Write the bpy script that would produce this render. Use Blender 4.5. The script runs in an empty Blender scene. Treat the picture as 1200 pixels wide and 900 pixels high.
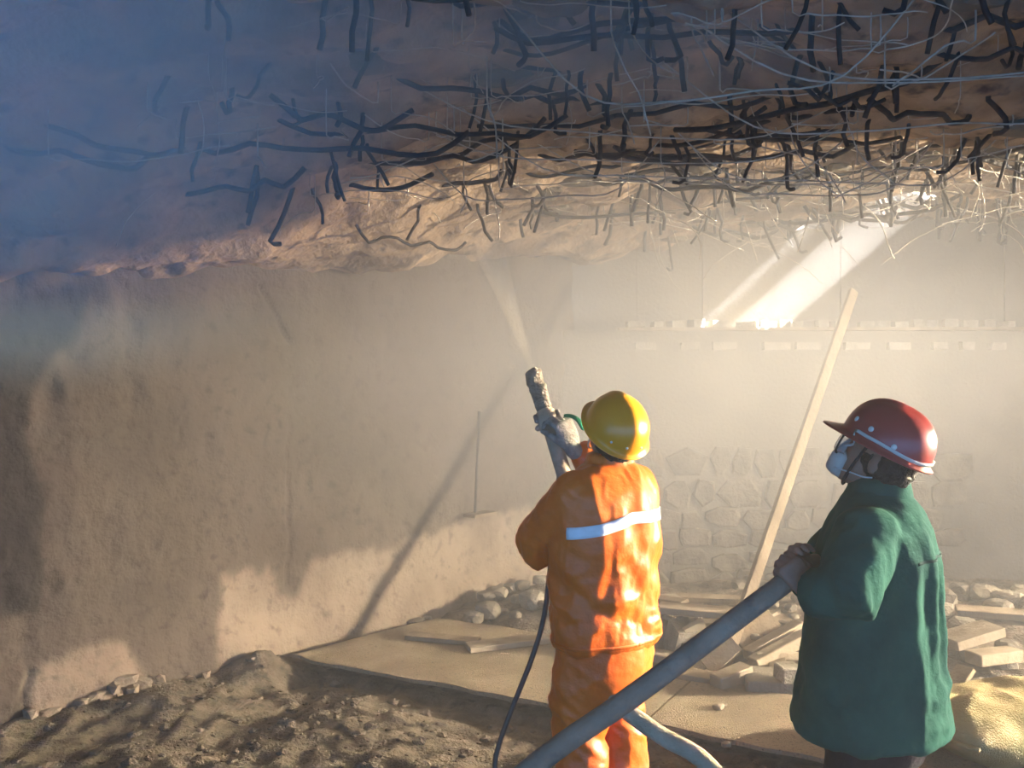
import bpy, bmesh, math, random
import numpy as np
from mathutils import Vector, Matrix
from mathutils.bvhtree import BVHTree

scene = bpy.context.scene
COL = scene.collection
V = Vector
random.seed(7)

# ------------------------------------------------------------------ camera, world, sun, exposure
F_PX, EYE, HOR = 1100.0, 1.75, 440.0          # focal length in px (1200 wide), eye height, horizon row
cam = bpy.data.cameras.new('camera')
cam.sensor_width = 36.0
cam.lens = 36.0 * F_PX / 1200.0
cam.shift_y = (450.0 - HOR) / 1200.0 * -1.0
cam.clip_start, cam.clip_end = 0.05, 100
cam_o = bpy.data.objects.new('camera', cam)
cam_o.location = (0, 0, EYE)
cam_o.rotation_euler = (math.pi / 2, 0, 0)
COL.objects.link(cam_o)
scene.camera = cam_o

world = bpy.data.worlds.new('sky')
scene.world = world
world.use_nodes = True
bgn = world.node_tree.nodes['Background']
bgn.inputs['Color'].default_value = (0.16, 0.44, 1.0, 1)
bgn.inputs['Strength'].default_value = 3.1

SUN_DIR = V((-0.87, 0.57, -0.87)).normalized()
sun = bpy.data.lights.new('sun', 'SUN')
sun.energy = 400.0
sun.angle = 0.009
sun.color = (1.0, 0.96, 0.9)
sun_o = bpy.data.objects.new('sun', sun)
sun_o.rotation_euler = SUN_DIR.to_track_quat('-Z', 'Y').to_euler()
sun_o.location = (6, -2, 8)
COL.objects.link(sun_o)

vs = scene.view_settings
vs.view_transform = 'Standard'
vs.look = 'None'
vs.gamma = 1.0
vs.use_curve_mapping = False
vs.exposure = 0.0

LAMP_POS = V((9.4, 4.7, 2.05))
LAMP_AIM = V((0.2, 3.2, 1.6))
LAMP_WATTS = 1180.0
LAMP_COLOR = (1.0, 0.87, 0.66)
HAZE_DENSITY = 0.006
BACK_DENSITY = 0.032
CLOUD_DENSITY = 0.26
HAZE_COLOR = (0.86, 0.85, 0.84)
cy = scene.cycles
cy.use_denoising = True
cy.max_bounces = 6
cy.diffuse_bounces = 3
cy.glossy_bounces = 2
cy.volume_bounces = 2
cy.transmission_bounces = 4
cy.transparent_max_bounces = 8
cy.sample_clamp_indirect = 4.0
cy.volume_step_rate = 2.0

# ------------------------------------------------------------------ helpers
def W(px, py, d):
    """world point that stands at depth d along the photograph's pixel"""
    return V(((px - 600.0) / F_PX * d, d, EYE - (py - HOR) / F_PX * d))


def _hash(ix, iy, iz, seed):
    h = (ix * 374761393 + iy * 668265263 + iz * 2147483647 + seed * 974711) & 0xFFFFFFFF
    h = ((h ^ (h >> 13)) * 1274126177) & 0xFFFFFFFF
    h = h ^ (h >> 16)
    return (h & 0xFFFF) / 65535.0 * 2 - 1


def vnoise(p, seed=0):
    p = np.asarray(p, dtype=np.float64)
    i = np.floor(p).astype(np.int64)
    f = p - i
    f = f * f * (3 - 2 * f)
    out = np.zeros(len(p))
    for dx in (0, 1):
        for dy in (0, 1):
            for dz in (0, 1):
                w = (f[:, 0] if dx else 1 - f[:, 0]) * (f[:, 1] if dy else 1 - f[:, 1]) * (f[:, 2] if dz else 1 - f[:, 2])
                out += w * _hash(i[:, 0] + dx, i[:, 1] + dy, i[:, 2] + dz, seed)
    return out


def fbm(p, octaves=4, seed=0, gain=0.5):
    p = np.asarray(p, dtype=np.float64)
    a, out = 1.0, np.zeros(len(p))
    for k in range(octaves):
        out += a * vnoise(p * (2.0 ** k) + 13.7 * k, seed + k)
        a *= gain
    return out


def ridged(p, octaves=3, seed=0):
    a, out = 1.0, np.zeros(len(p))
    for k in range(octaves):
        out += a * (1 - 2 * np.abs(vnoise(np.asarray(p) * (2.0 ** k) + 7.1 * k, seed + k)))
        a *= 0.5
    return out


def sstep(a, b, x):
    t = np.clip((x - a) / (b - a), 0, 1)
    return t * t * (3 - 2 * t)


def link(name, mesh, mat=None, parent=None, smooth=True):
    o = bpy.data.objects.new(name, mesh)
    COL.objects.link(o)
    if mat is not None and not mesh.materials:
        mesh.materials.append(mat)
    if smooth:
        mesh.polygons.foreach_set('use_smooth', [True] * len(mesh.polygons))
    if parent is not None:
        o.parent = parent
    return o


def obj(name, bm, mat, parent=None, base=None, smooth=True):
    me = bpy.data.meshes.new(name)
    if base is not None:
        bmesh.ops.translate(bm, verts=bm.verts[:], vec=-V(base))
    bm.to_mesh(me)
    bm.free()
    return link(name, me, mat, parent, smooth)


def pydata(name, verts, faces, mat, parent=None, smooth=True):
    me = bpy.data.meshes.new(name)
    me.from_pydata([tuple(v) for v in verts], [], faces)
    me.update()
    return link(name, me, mat, parent, smooth)


def tag(o, label, cat=None, group=None, kind=None):
    o['label'] = label
    if cat:
        o['category'] = cat
    if group:
        o['group'] = group
    if kind:
        o['kind'] = kind
    return o


def thing(name, label, cat, loc=(0, 0, 0), group=None):
    o = bpy.data.objects.new(name, None)
    o.empty_display_size = 0.1
    o.location = loc
    COL.objects.link(o)
    return tag(o, label, cat, group)


def loft(bm, rings, n=20, power=2.0, cap=True):
    """rings: (centre, half axis u, half axis v)"""
    prev, first = None, None
    for c, u, v in rings:
        c, u, v = V(c), V(u), V(v)
        ring = []
        for k in range(n):
            a = 2 * math.pi * k / n
            ca, sa = math.cos(a), math.sin(a)
            e = 2.0 / power
            x = math.copysign(abs(ca) ** e, ca)
            y = math.copysign(abs(sa) ** e, sa)
            ring.append(bm.verts.new(c + u * x + v * y))
        if prev:
            for k in range(n):
                bm.faces.new((prev[k], prev[(k + 1) % n], ring[(k + 1) % n], ring[k]))
        else:
            first = ring
        prev = ring
    if cap:
        bm.faces.new(list(reversed(first)))
        bm.faces.new(prev)


def catmull(pts, per=6):
    pts = [V(p) for p in pts]
    P = [pts[0] * 2 - pts[1]] + pts + [pts[-1] * 2 - pts[-2]]
    out = []
    for i in range(1, len(P) - 2):
        p0, p1, p2, p3 = P[i - 1], P[i], P[i + 1], P[i + 2]
        for k in range(per):
            t = k / per
            out.append(0.5 * ((2 * p1) + (p2 - p0) * t + (2 * p0 - 5 * p1 + 4 * p2 - p3) * t * t
                              + (3 * p1 - p0 - 3 * p2 + p3) * t ** 3))
    out.append(P[-2])
    return out


def tube(bm, pts, r, n=8, rfun=None, round_ends=False, flat=1.0):
    """tube through pts; r number or list"""
    pts = [V(p) for p in pts]
    N = len(pts)
    rs = list(r) if hasattr(r, '__len__') else [r] * N
    t0 = (pts[1] - pts[0]).normalized()
    up = V((0, 0, 1)) if abs(t0.z) < 0.9 else V((1, 0, 0))
    u = t0.cross(up).normalized()
    rings = []
    for i, p in enumerate(pts):
        t = (pts[min(i + 1, N - 1)] - pts[max(i - 1, 0)]).normalized()
        u = (u - t * u.dot(t)).normalized()
        v = t.cross(u)
        rr = rs[i]
        if round_ends and i == 0:
            for q in (0.98, 0.8, 0.45):
                rings.append((p - t * rr * q, u * rr * math.sqrt(1 - q * q), v * rr * math.sqrt(1 - q * q) * flat))
        rings.append((p, u * rr, v * rr * flat))
        if round_ends and i == N - 1:
            for q in (0.45, 0.8, 0.98):
                rings.append((p + t * rr * q, u * rr * math.sqrt(1 - q * q), v * rr * math.sqrt(1 - q * q) * flat))
    loft(bm, rings, n)


def ellipsoid(bm, c, ax, ay, az, nu=16, nv=10):
    c, ax, ay, az = V(c), V(ax), V(ay), V(az)
    rings = []
    for i in range(nv + 1):
        th = math.pi * (i + 0.02) / (nv + 0.04) - math.pi / 2
        rings.append((c + az * math.sin(th), ax * math.cos(th), ay * math.cos(th)))
    loft(bm, rings, nu)


def hexa(bm, p8):
    """box from 8 corners: bottom 4 then top 4, same winding"""
    v = [bm.verts.new(V(p)) for p in p8]
    for f in ((3, 2, 1, 0), (4, 5, 6, 7), (0, 1, 5, 4), (1, 2, 6, 5), (2, 3, 7, 6), (3, 0, 4, 7)):
        bm.faces.new([v[i] for i in f])
    return v


def bar(bm, a, b, w, t, up=(0, 0, 1), roll=0.0, jitter=0.0):
    """rectangular timber from a to b, w wide, t thick"""
    a, b = V(a), V(b)
    d = (b - a).normalized()
    upv = V(up)
    if abs(d.dot(upv)) > 0.97:
        upv = V((1, 0, 0))
    s = d.cross(upv).normalized()
    n = s.cross(d).normalized()
    if roll:
        R = Matrix.Rotation(roll, 3, d)
        s, n = R @ s, R @ n
    s, n = s * w / 2, n * t / 2
    J = lambda: V((random.uniform(-1, 1), random.uniform(-1, 1), random.uniform(-1, 1))) * jitter
    vs_ = hexa(bm, [a - s - n + J(), a + s - n + J(), b + s - n + J(), b - s - n + J(),
                    a - s + n + J(), a + s + n + J(), b + s + n + J(), b - s + n + J()])
    return vs_


def bevel(bm, off, seg=1):
    bmesh.ops.bevel(bm, geom=bm.edges[:], offset=off, segments=seg, affect='EDGES', profile=0.6)


def clean(bm):
    bmesh.ops.recalc_face_normals(bm, faces=bm.faces[:])


def remesh(bm, voxel, smooth_it=4, disp=None, factor=0.5):
    """union of the closed shapes in bm as one continuous mesh; disp(points, normals) -> offset along the normal"""
    clean(bm)
    me = bpy.data.meshes.new('tmp')
    bm.to_mesh(me)
    bm.free()
    o = bpy.data.objects.new('tmp', me)
    COL.objects.link(o)
    m = o.modifiers.new('r', 'REMESH')
    m.mode = 'VOXEL'
    m.voxel_size = voxel
    if smooth_it:
        s = o.modifiers.new('s', 'SMOOTH')
        s.factor = factor
        s.iterations = smooth_it
    dg = bpy.context.evaluated_depsgraph_get()
    res = bpy.data.meshes.new_from_object(o.evaluated_get(dg))
    bpy.data.objects.remove(o)
    bpy.data.meshes.remove(me)
    if disp is not None:
        n = len(res.vertices)
        co = np.empty(n * 3); res.vertices.foreach_get('co', co); co = co.reshape(-1, 3)
        no = np.empty(n * 3); res.vertices.foreach_get('normal', no); no = no.reshape(-1, 3)
        co = co + no * disp(co, no)[:, None]
        res.vertices.foreach_set('co', co.ravel())
        res.update()
    return res


def mesh_obj(name, me, mat, parent, base, smooth=True):
    me.name = name
    me.transform(Matrix.Translation(-V(base)))
    return link(name, me, mat, parent, smooth)


def bvh_of(me):
    return BVHTree.FromPolygons([v.co.copy() for v in me.vertices], [tuple(p.vertices) for p in me.polygons])


# ------------------------------------------------------------------ materials
def mat(name, c1, c2=None, scale=6.0, detail=5.0, rough=0.9, bump=0.0, bump_scale=None, metallic=0.0, stretch=None,
        spec=0.3, lo=0.35, hi=0.65, c3=None, s3=40.0, attr=None, attr_col=None, coat=0.0):
    m = bpy.data.materials.new(name)
    m.use_nodes = True
    nt = m.node_tree
    b = nt.nodes['Principled BSDF']
    b.inputs['Roughness'].default_value = rough
    b.inputs['Metallic'].default_value = metallic
    b.inputs['Specular IOR Level'].default_value = spec
    if coat:
        b.inputs['Coat Weight'].default_value = coat
        b.inputs['Coat Roughness'].default_value = 0.15
    tc = nt.nodes.new('ShaderNodeTexCoord')
    vec = tc.outputs['Object']
    if stretch:
        mp = nt.nodes.new('ShaderNodeMapping')
        mp.inputs['Scale'].default_value = stretch
        nt.links.new(vec, mp.inputs['Vector'])
        vec = mp.outputs['Vector']
    col = None
    if c2 is not None:
        nz = nt.nodes.new('ShaderNodeTexNoise')
        nz.inputs['Scale'].default_value = scale
        nz.inputs['Detail'].default_value = detail
        nt.links.new(vec, nz.inputs['Vector'])
        r = nt.nodes.new('ShaderNodeValToRGB')
        r.color_ramp.elements[0].position = lo
        r.color_ramp.elements[1].position = hi
        r.color_ramp.elements[0].color = (*c1, 1)
        r.color_ramp.elements[1].color = (*c2, 1)
        nt.links.new(nz.outputs['Fac'], r.inputs['Fac'])
        col = r.outputs['Color']
        if c3 is not None:
            n3 = nt.nodes.new('ShaderNodeTexNoise')
            n3.inputs['Scale'].default_value = s3
            n3.inputs['Detail'].default_value = 4
            nt.links.new(vec, n3.inputs['Vector'])
            r3 = nt.nodes.new('ShaderNodeValToRGB')
            r3.color_ramp.elements[0].position = 0.55
            r3.color_ramp.elements[1].position = 0.72
            nt.links.new(n3.outputs['Fac'], r3.inputs['Fac'])
            mx = nt.nodes.new('ShaderNodeMix'); mx.data_type = 'RGBA'
            nt.links.new(r3.outputs['Color'], mx.inputs['Factor'])
            nt.links.new(col, mx.inputs['A'])
            mx.inputs['B'].default_value = (*c3, 1)
            col = mx.outputs['Result']
    if attr:
        at = nt.nodes.new('ShaderNodeAttribute')
        at.attribute_name = attr
        mx = nt.nodes.new('ShaderNodeMix'); mx.data_type = 'RGBA'; mx.blend_type = 'MULTIPLY'
        nt.links.new(at.outputs['Fac'], mx.inputs['Factor'])
        if col is not None:
            nt.links.new(col, mx.inputs['A'])
        else:
            mx.inputs['A'].default_value = (*c1, 1)
        mx.inputs['B'].default_value = (*attr_col, 1)
        col = mx.outputs['Result']
    if col is not None:
        nt.links.new(col, b.inputs['Base Color'])
    else:
        b.inputs['Base Color'].default_value = (*c1, 1)
    if bump:
        nb = nt.nodes.new('ShaderNodeTexNoise')
        nb.inputs['Scale'].default_value = bump_scale or scale * 6
        nb.inputs['Detail'].default_value = 5
        nt.links.new(vec, nb.inputs['Vector'])
        bp = nt.nodes.new('ShaderNodeBump')
        bp.inputs['Strength'].default_value = bump
        bp.inputs['Distance'].default_value = 0.02
        nt.links.new(nb.outputs['Fac'], bp.inputs['Height'])
        nt.links.new(bp.outputs['Normal'], b.inputs['Normal'])
    return m


def volume_mat(name, color, density, g):
    m = bpy.data.materials.new(name)
    m.use_nodes = True
    nt = m.node_tree
    nt.nodes.remove(nt.nodes['Principled BSDF'])
    s = nt.nodes.new('ShaderNodeVolumeScatter')
    s.inputs['Color'].default_value = (*color, 1)
    s.inputs['Density'].default_value = density
    s.inputs['Anisotropy'].default_value = g
    nt.links.new(s.outputs['Volume'], nt.nodes['Material Output'].inputs['Volume'])
    m.cycles.homogeneous_volume = True
    return m


M = {}
M['ceiling'] = mat('ceiling_rock', (0.17, 0.115, 0.08), (0.50, 0.35, 0.225), 3.0, 8, 0.95, 0.8, 25, c3=(0.07, 0.05, 0.045), s3=9)
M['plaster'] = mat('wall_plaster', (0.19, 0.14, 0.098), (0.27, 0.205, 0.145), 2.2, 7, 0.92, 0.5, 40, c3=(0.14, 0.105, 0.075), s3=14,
                   attr='wet_dim', attr_col=(0.10, 0.10, 0.125))
M['backwall'] = mat('wall_cement', (0.17, 0.145, 0.11), (0.24, 0.205, 0.155), 1.6, 6, 0.92, 0.4, 30)
M['stone'] = mat('rubble_stone', (0.11, 0.088, 0.064), (0.22, 0.18, 0.13), 4.0, 6, 0.92, 0.6, 30)
M['brick'] = mat('ledge_brick', (0.27, 0.235, 0.185), (0.38, 0.335, 0.27), 9.0, 4, 0.9, 0.4, 60)
M['soil'] = mat('soil', (0.11, 0.082, 0.058), (0.22, 0.172, 0.12), 7.0, 8, 0.98, 0.9, 60, c3=(0.08, 0.062, 0.05), s3=11)
M['sand'] = mat('sand_dust', (0.24, 0.178, 0.112), (0.33, 0.25, 0.16), 3.0, 8, 0.95, 0.7, 130, c3=(0.17, 0.13, 0.085), s3=60)
M['rebar'] = mat('rusty_steel', (0.016, 0.015, 0.018), (0.06, 0.045, 0.035), 14, 4, 0.75, 0.4, 90)
M['wire'] = mat('dull_wire', (0.34, 0.29, 0.22), (0.55, 0.48, 0.38), 12, 3, 0.55)
M['wood'] = mat('old_timber', (0.17, 0.122, 0.076), (0.27, 0.205, 0.132), 5, 5, 0.9, 0.4, 40, stretch=(1, 1, 0.4))
M['palewood'] = mat('pale_timber', (0.24, 0.185, 0.12), (0.34, 0.27, 0.185), 6, 4, 0.85, 0.3, 40)
M['block'] = mat('concrete_block', (0.22, 0.185, 0.135), (0.31, 0.265, 0.20), 8, 5, 0.95, 0.6, 60)
M['orange'] = mat('orange_pvc', (0.80, 0.135, 0.008), (0.90, 0.18, 0.014), 4, 4, 0.42, 0.25, 26, spec=0.45)
M['tape'] = mat('reflective_tape', (0.88, 0.88, 0.86), (0.96, 0.96, 0.95), 30, 2, 0.35)
M['green'] = mat('green_cotton', (0.010, 0.062, 0.048), (0.020, 0.098, 0.068), 5, 5, 0.9, 0.35, 22, spec=0.08)
M['darkgreen'] = mat('green_seam', (0.012, 0.05, 0.04))
M['black'] = mat('black_cloth', (0.012, 0.011, 0.016), (0.025, 0.022, 0.028), 8, 4, 0.9, 0.3, 40, spec=0.08)
M['skin'] = mat('skin', (0.30, 0.145, 0.09), (0.40, 0.20, 0.13), 10, 4, 0.6, 0.15, 60)
M['hair'] = mat('black_hair', (0.012, 0.010, 0.010), (0.03, 0.025, 0.022), 40, 4, 0.6, 0.6, 120)
M['yellow'] = mat('yellow_helmet', (0.88, 0.31, 0.012), (0.92, 0.35, 0.02), 3, 3, 0.28, spec=0.5)
M['red'] = mat('red_helmet', (0.30, 0.035, 0.032), (0.36, 0.05, 0.042), 3, 3, 0.3, spec=0.5)
M['white'] = mat('white_plastic', (0.75, 0.68, 0.6), rough=0.5)
M['mask'] = mat('dust_mask', (0.60, 0.48, 0.38), (0.68, 0.55, 0.45), 12, 3, 0.85)
M['strap'] = mat('pale_elastic', (0.62, 0.56, 0.50), rough=0.8)
M['rubberdark'] = mat('dark_rubber', (0.02, 0.02, 0.022), rough=0.7)
M['hose'] = mat('grey_hose', (0.30, 0.20, 0.135), (0.40, 0.275, 0.19), 9, 5, 0.75, 0.3, 50, c3=(0.12, 0.10, 0.095), s3=12)
M['hosepale'] = mat('dusty_hose', (0.42, 0.33, 0.22), (0.58, 0.46, 0.33), 9, 5, 0.85, 0.4, 60)
M['crust'] = mat('cement_crust', (0.20, 0.165, 0.12), (0.33, 0.28, 0.21), 20, 5, 0.95, 0.8, 80)
M['steel'] = mat('dull_steel', (0.22, 0.21, 0.20), (0.34, 0.32, 0.30), 20, 3, 0.45, metallic=0.5)
M['lever'] = mat('green_lever', (0.03, 0.30, 0.12), rough=0.5)
M['glove'] = mat('grey_glove', (0.26, 0.23, 0.19), (0.40, 0.36, 0.30), 30, 4, 0.95, 0.5, 90)
M['cable'] = mat('thin_hose', (0.07, 0.055, 0.05), (0.13, 0.095, 0.07), 8, 3, 0.5)
M['sack'] = mat('woven_sack', (0.30, 0.225, 0.09), (0.40, 0.31, 0.14), 4, 5, 0.8, 0.5, 120)
M['lamp'] = mat('lamp_housing', (0.03, 0.03, 0.03), rough=0.5)
glass = bpy.data.materials.new('goggle_lens')
glass.use_nodes = True
gb = glass.node_tree.nodes['Principled BSDF']
gb.inputs['Base Color'].default_value = (0.55, 0.5, 0.45, 1)
gb.inputs['Roughness'].default_value = 0.15
gb.inputs['Alpha'].default_value = 0.45
M['lens'] = glass

# ------------------------------------------------------------------ the setting
WP = np.array((-2.56, 4.70))                 # a point at the foot of the left wall
WU = np.array((0.669, 0.743)); WU /= np.linalg.norm(WU)
WN = np.array((WU[1], -WU[0]))               # into the room
BACK_Y = 8.0                                 # face of the masonry
UPPER_Y = 8.32                               # face of the wall above the ledge
LEDGE_Z = 2.13


def ceil_z(x, y):
    x, y = np.asarray(x, float), np.asarray(y, float)
    s = (x - WP[0]) * WU[0] + (y - WP[1]) * WU[1]
    d = (x - WP[0]) * WN[0] + (y - WP[1]) * WN[1]
    top = 3.02 + 0.10 * sstep(6.0, 8.2, y)
    spring = np.clip(2.24 + 0.115 * s, 2.0, 2.9)
    k = np.exp(-np.clip(d, 0, None) ** 2 / 1.1)
    return top * (1 - k) + spring * k


def wall_hit(px, py):
    a = (px - 600) / F_PX
    t = WP.dot(WN) / (a * WN[0] + WN[1])
    x, y, z = a * t, t, EYE - (py - HOR) / F_PX * t
    return ((x - WP[0]) * WU[0] + (y - WP[1]) * WU[1], z)


def grid_mesh(name, nu, nv, co, material, keep=None):
    idx = np.arange(nu * nv).reshape(nu, nv)
    f = np.stack([idx[:-1, :-1], idx[1:, :-1], idx[1:, 1:], idx[:-1, 1:]], -1).reshape(-1, 4)
    if keep is not None:
        c = co[f].mean(1)
        f = f[keep(c)]
    me = bpy.data.meshes.new(name)
    me.from_pydata(co.tolist(), [], f.tolist())
    me.update()
    return link(name, me, material)


# ceiling: rough rock, with small openings to the sky near the back wall
us, ds = np.meshgrid(np.linspace(-11.0, 9.5, 512), np.linspace(-0.15, 17.0, 400), indexing='ij')
cx = WP[0] + us.ravel() * WU[0] + ds.ravel() * WN[0]
cyy = WP[1] + us.ravel() * WU[1] + ds.ravel() * WN[1]
p2 = np.stack([cx, cyy, np.zeros_like(cx)], 1)
cz = ceil_z(cx, cyy) + 0.085 * fbm(p2 * 1.3, 3, 3) + 0.05 * ridged(p2 * np.array((1.5, 3.2, 1)), 4, 9) + 0.018 * fbm(p2 * 9, 3, 21)
HOLES = [(3.12, 7.42, 0.22, 0.15), (2.55, 7.40, 0.08, 0.07)]


def ceil_keep(c):
    k = (c[:, 1] < UPPER_Y + 0.1) & (c[:, 1] > -5.2) & (c[:, 0] < 11.3)
    for hx, hy, rx, ry in HOLES:
        k &= ((c[:, 0] - hx) / rx) ** 2 + ((c[:, 1] - hy) / ry) ** 2 > 1
    return k


ceiling = grid_mesh('ceiling', 512, 400, np.stack([cx, cyy, cz], 1), M['ceiling'], ceil_keep)
tag(ceiling, 'rough brown rock ceiling bristling with bent rebar and wire', kind='structure')

# left wall
NS, NZ = 740, 200
ss, zz = np.meshgrid(np.linspace(-7.5, 4.62, NS), np.linspace(-0.35, 3.2, NZ), indexing='ij')
ss, zz = ss.ravel(), zz.ravel()
pw = np.stack([ss, zz, np.zeros_like(ss)], 1)
left_rough = 0.4 + 0.6 * (1 - sstep(-0.3, 1.4, ss))
off = 0.03 * fbm(pw * 1.1, 3, 31) + 0.024 * left_rough * fbm(pw * np.array((9, 6, 1)), 4, 33) + 0.004 * fbm(pw * 30, 2, 35)
foot = 1 - sstep(0.10, 0.30, zz + 0.05 * fbm(pw * 3, 2, 41))
off += 0.05 * foot


def crack(pts, width, depth):
    global off
    q = [wall_hit(*p) for p in pts]
    d = np.full(len(ss), 9.0)
    wob = 0.02 * fbm(pw * 7, 3, 51)
    for (s0, z0), (s1, z1) in zip(q[:-1], q[1:]):
        vx, vz = s1 - s0, z1 - z0
        t = np.clip(((ss - s0) * vx + (zz - z0) * vz) / (vx * vx + vz * vz), 0, 1)
        d = np.minimum(d, np.hypot(ss + wob - s0 - t * vx, zz - z0 - t * vz))
    off -= depth * np.exp(-(d / width) ** 2)


crack([(303, 335), (318, 362), (340, 400)], 0.013, 0.035)
crack([(341, 490), (338, 560), (341, 600), (337, 690)], 0.010, 0.022)
crack([(30, 790), (24, 815), (32, 838)], 0.014, 0.03)
crack([(212, 490), (208, 520)], 0.012, 0.015)
wx = WP[0] + ss * WU[0] + off * WN[0]
wy = WP[1] + ss * WU[1] + off * WN[1]
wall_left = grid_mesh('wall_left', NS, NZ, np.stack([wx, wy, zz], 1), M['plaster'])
tag(wall_left, 'brown sprayed plaster wall with cracks, damp stains and painted dimming at the left', kind='structure')


def poly_mask(pix):
    q = np.array([wall_hit(*p) for p in pix])
    inside = np.zeros(len(ss), bool)
    jx = ss + 0.025 * fbm(pw * np.array((9, 3, 1)), 3, 61)
    jz = zz + 0.035 * fbm(pw * np.array((14, 2, 1)), 3, 63)
    n = len(q)
    for i in range(n):
        x0, y0 = q[i]; x1, y1 = q[(i + 1) % n]
        c = ((y0 > jz) != (y1 > jz)) & (jx < (x1 - x0) * (jz - y0) / (y1 - y0 + 1e-9) + x0)
        inside ^= c
    return inside.astype(float)


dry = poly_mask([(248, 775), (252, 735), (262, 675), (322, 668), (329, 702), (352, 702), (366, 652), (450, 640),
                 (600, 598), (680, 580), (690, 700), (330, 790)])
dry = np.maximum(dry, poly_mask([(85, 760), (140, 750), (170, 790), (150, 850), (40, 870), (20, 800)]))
wet_dim = np.clip((0.62 + 0.24 * (1 - sstep(-0.8, 1.8, ss))) * (1 - dry * (0.7 + 0.3 * sstep(0.2, 0.8, ss))), 0, 1)  # left end darkened to stand in for weaker light; dry patches stay pale
streak = poly_mask([(70, 330), (118, 335), (90, 385), (48, 440), (22, 500), (52, 600), (40, 720), (-120, 760), (-120, 420)])  # darkest band, down the left edge of the wall
wet_dim = np.maximum(wet_dim, 1.0 * streak)
g = wet_dim.reshape(NS, NZ)
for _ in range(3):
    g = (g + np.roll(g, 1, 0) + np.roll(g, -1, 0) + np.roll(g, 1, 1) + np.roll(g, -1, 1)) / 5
at = wall_left.data.attributes.new('wet_dim', 'FLOAT', 'POINT')
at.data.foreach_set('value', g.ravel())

# back wall: masonry core with a ledge, cement face above
bm = bmesh.new()
hexa(bm, [(0.05, BACK_Y, -0.3), (11.3, BACK_Y, -0.3), (11.3, UPPER_Y + 0.2, -0.3), (0.05, UPPER_Y + 0.2, -0.3),
          (0.05, BACK_Y, LEDGE_Z), (11.3, BACK_Y, LEDGE_Z), (11.3, UPPER_Y + 0.2, LEDGE_Z), (0.05, UPPER_Y + 0.2, LEDGE_Z)])
hexa(bm, [(-0.1, UPPER_Y, LEDGE_Z - 0.1), (11.3, UPPER_Y, LEDGE_Z - 0.1), (11.3, UPPER_Y + 0.2, LEDGE_Z - 0.1), (-0.1, UPPER_Y + 0.2, LEDGE_Z - 0.1),
          (-0.1, UPPER_Y, 3.6), (11.3, UPPER_Y, 3.6), (11.3, UPPER_Y + 0.2, 3.6), (-0.1, UPPER_Y + 0.2, 3.6)])
wall_back = obj('wall_back', bm, M['backwall'], smooth=False)
tag(wall_back, 'hazy masonry wall with a ledge of bricks below grey cement', kind='structure')
# cement panels of the upper wall, with narrow joints between them
xs = [0.3, 1.10, 1.68, 2.9, 4.35, 5.4, 6.9, 8.3, 9.8, 11.0]
for x0, x1 in zip(xs[:-1], xs[1:]):
    bm = bmesh.new()
    hexa(bm, [(x0 + .008, UPPER_Y - .025, LEDGE_Z + .01), (x1 - .008, UPPER_Y - .025, LEDGE_Z + .01), (x1 - .008, UPPER_Y, LEDGE_Z + .01), (x0 + .008, UPPER_Y, LEDGE_Z + .01),
              (x0 + .008, UPPER_Y - .025, 3.4), (x1 - .008, UPPER_Y - .025, 3.4), (x1 - .008, UPPER_Y, 3.4), (x0 + .008, UPPER_Y, 3.4)])
    obj('panel', bm, M['backwall'], wall_back, smooth=False)
# masonry stones
rng = random.Random(11)
z = -0.1
while z < 0.95:
    h = rng.uniform(0.15, 0.25)
    x = 0.25 + rng.uniform(0, 0.15)
    while x < 3.6:
        w = rng.uniform(0.14, 0.42)
        n = rng.choice((5, 6, 7, 8))
        c = V((x + w / 2, 0, z + h / 2 + rng.uniform(-.03, .03)))
        rot = rng.uniform(-.3, .3)
        ring = []
        for k in range(n):
            a = 2 * math.pi * (k + rng.uniform(-.22, .22)) / n
            ca, sa = math.cos(a + rot), math.sin(a + rot)
            q = 1.0 / max(abs(ca), abs(sa)) ** 0.8
            ring.append((ca * q * w * 0.51, sa * q * h * 0.51))
        dep = rng.uniform(0.015, 0.04)
        vts = [(c.x + a_, BACK_Y + .02, c.z + b_) for a_, b_ in ring]
        vts += [(c.x + a_ * .97, BACK_Y - dep * .8, c.z + b_ * .97) for a_, b_ in ring]
        vts += [(c.x + a_ * .8, BACK_Y - dep, c.z + b_ * .8) for a_, b_ in ring]
        fc = [[i, (i + 1) % n, n + (i + 1) % n, n + i] for i in range(n)] + [[n + i, n + (i + 1) % n, 2 * n + (i + 1) % n, 2 * n + i] for i in range(n)]
        fc.append([2 * n + i for i in range(n)])
        pydata('stone', vts, fc, M['stone'], wall_back, smooth=False)
        x += w + 0.012
    z += h + 0.010
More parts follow.
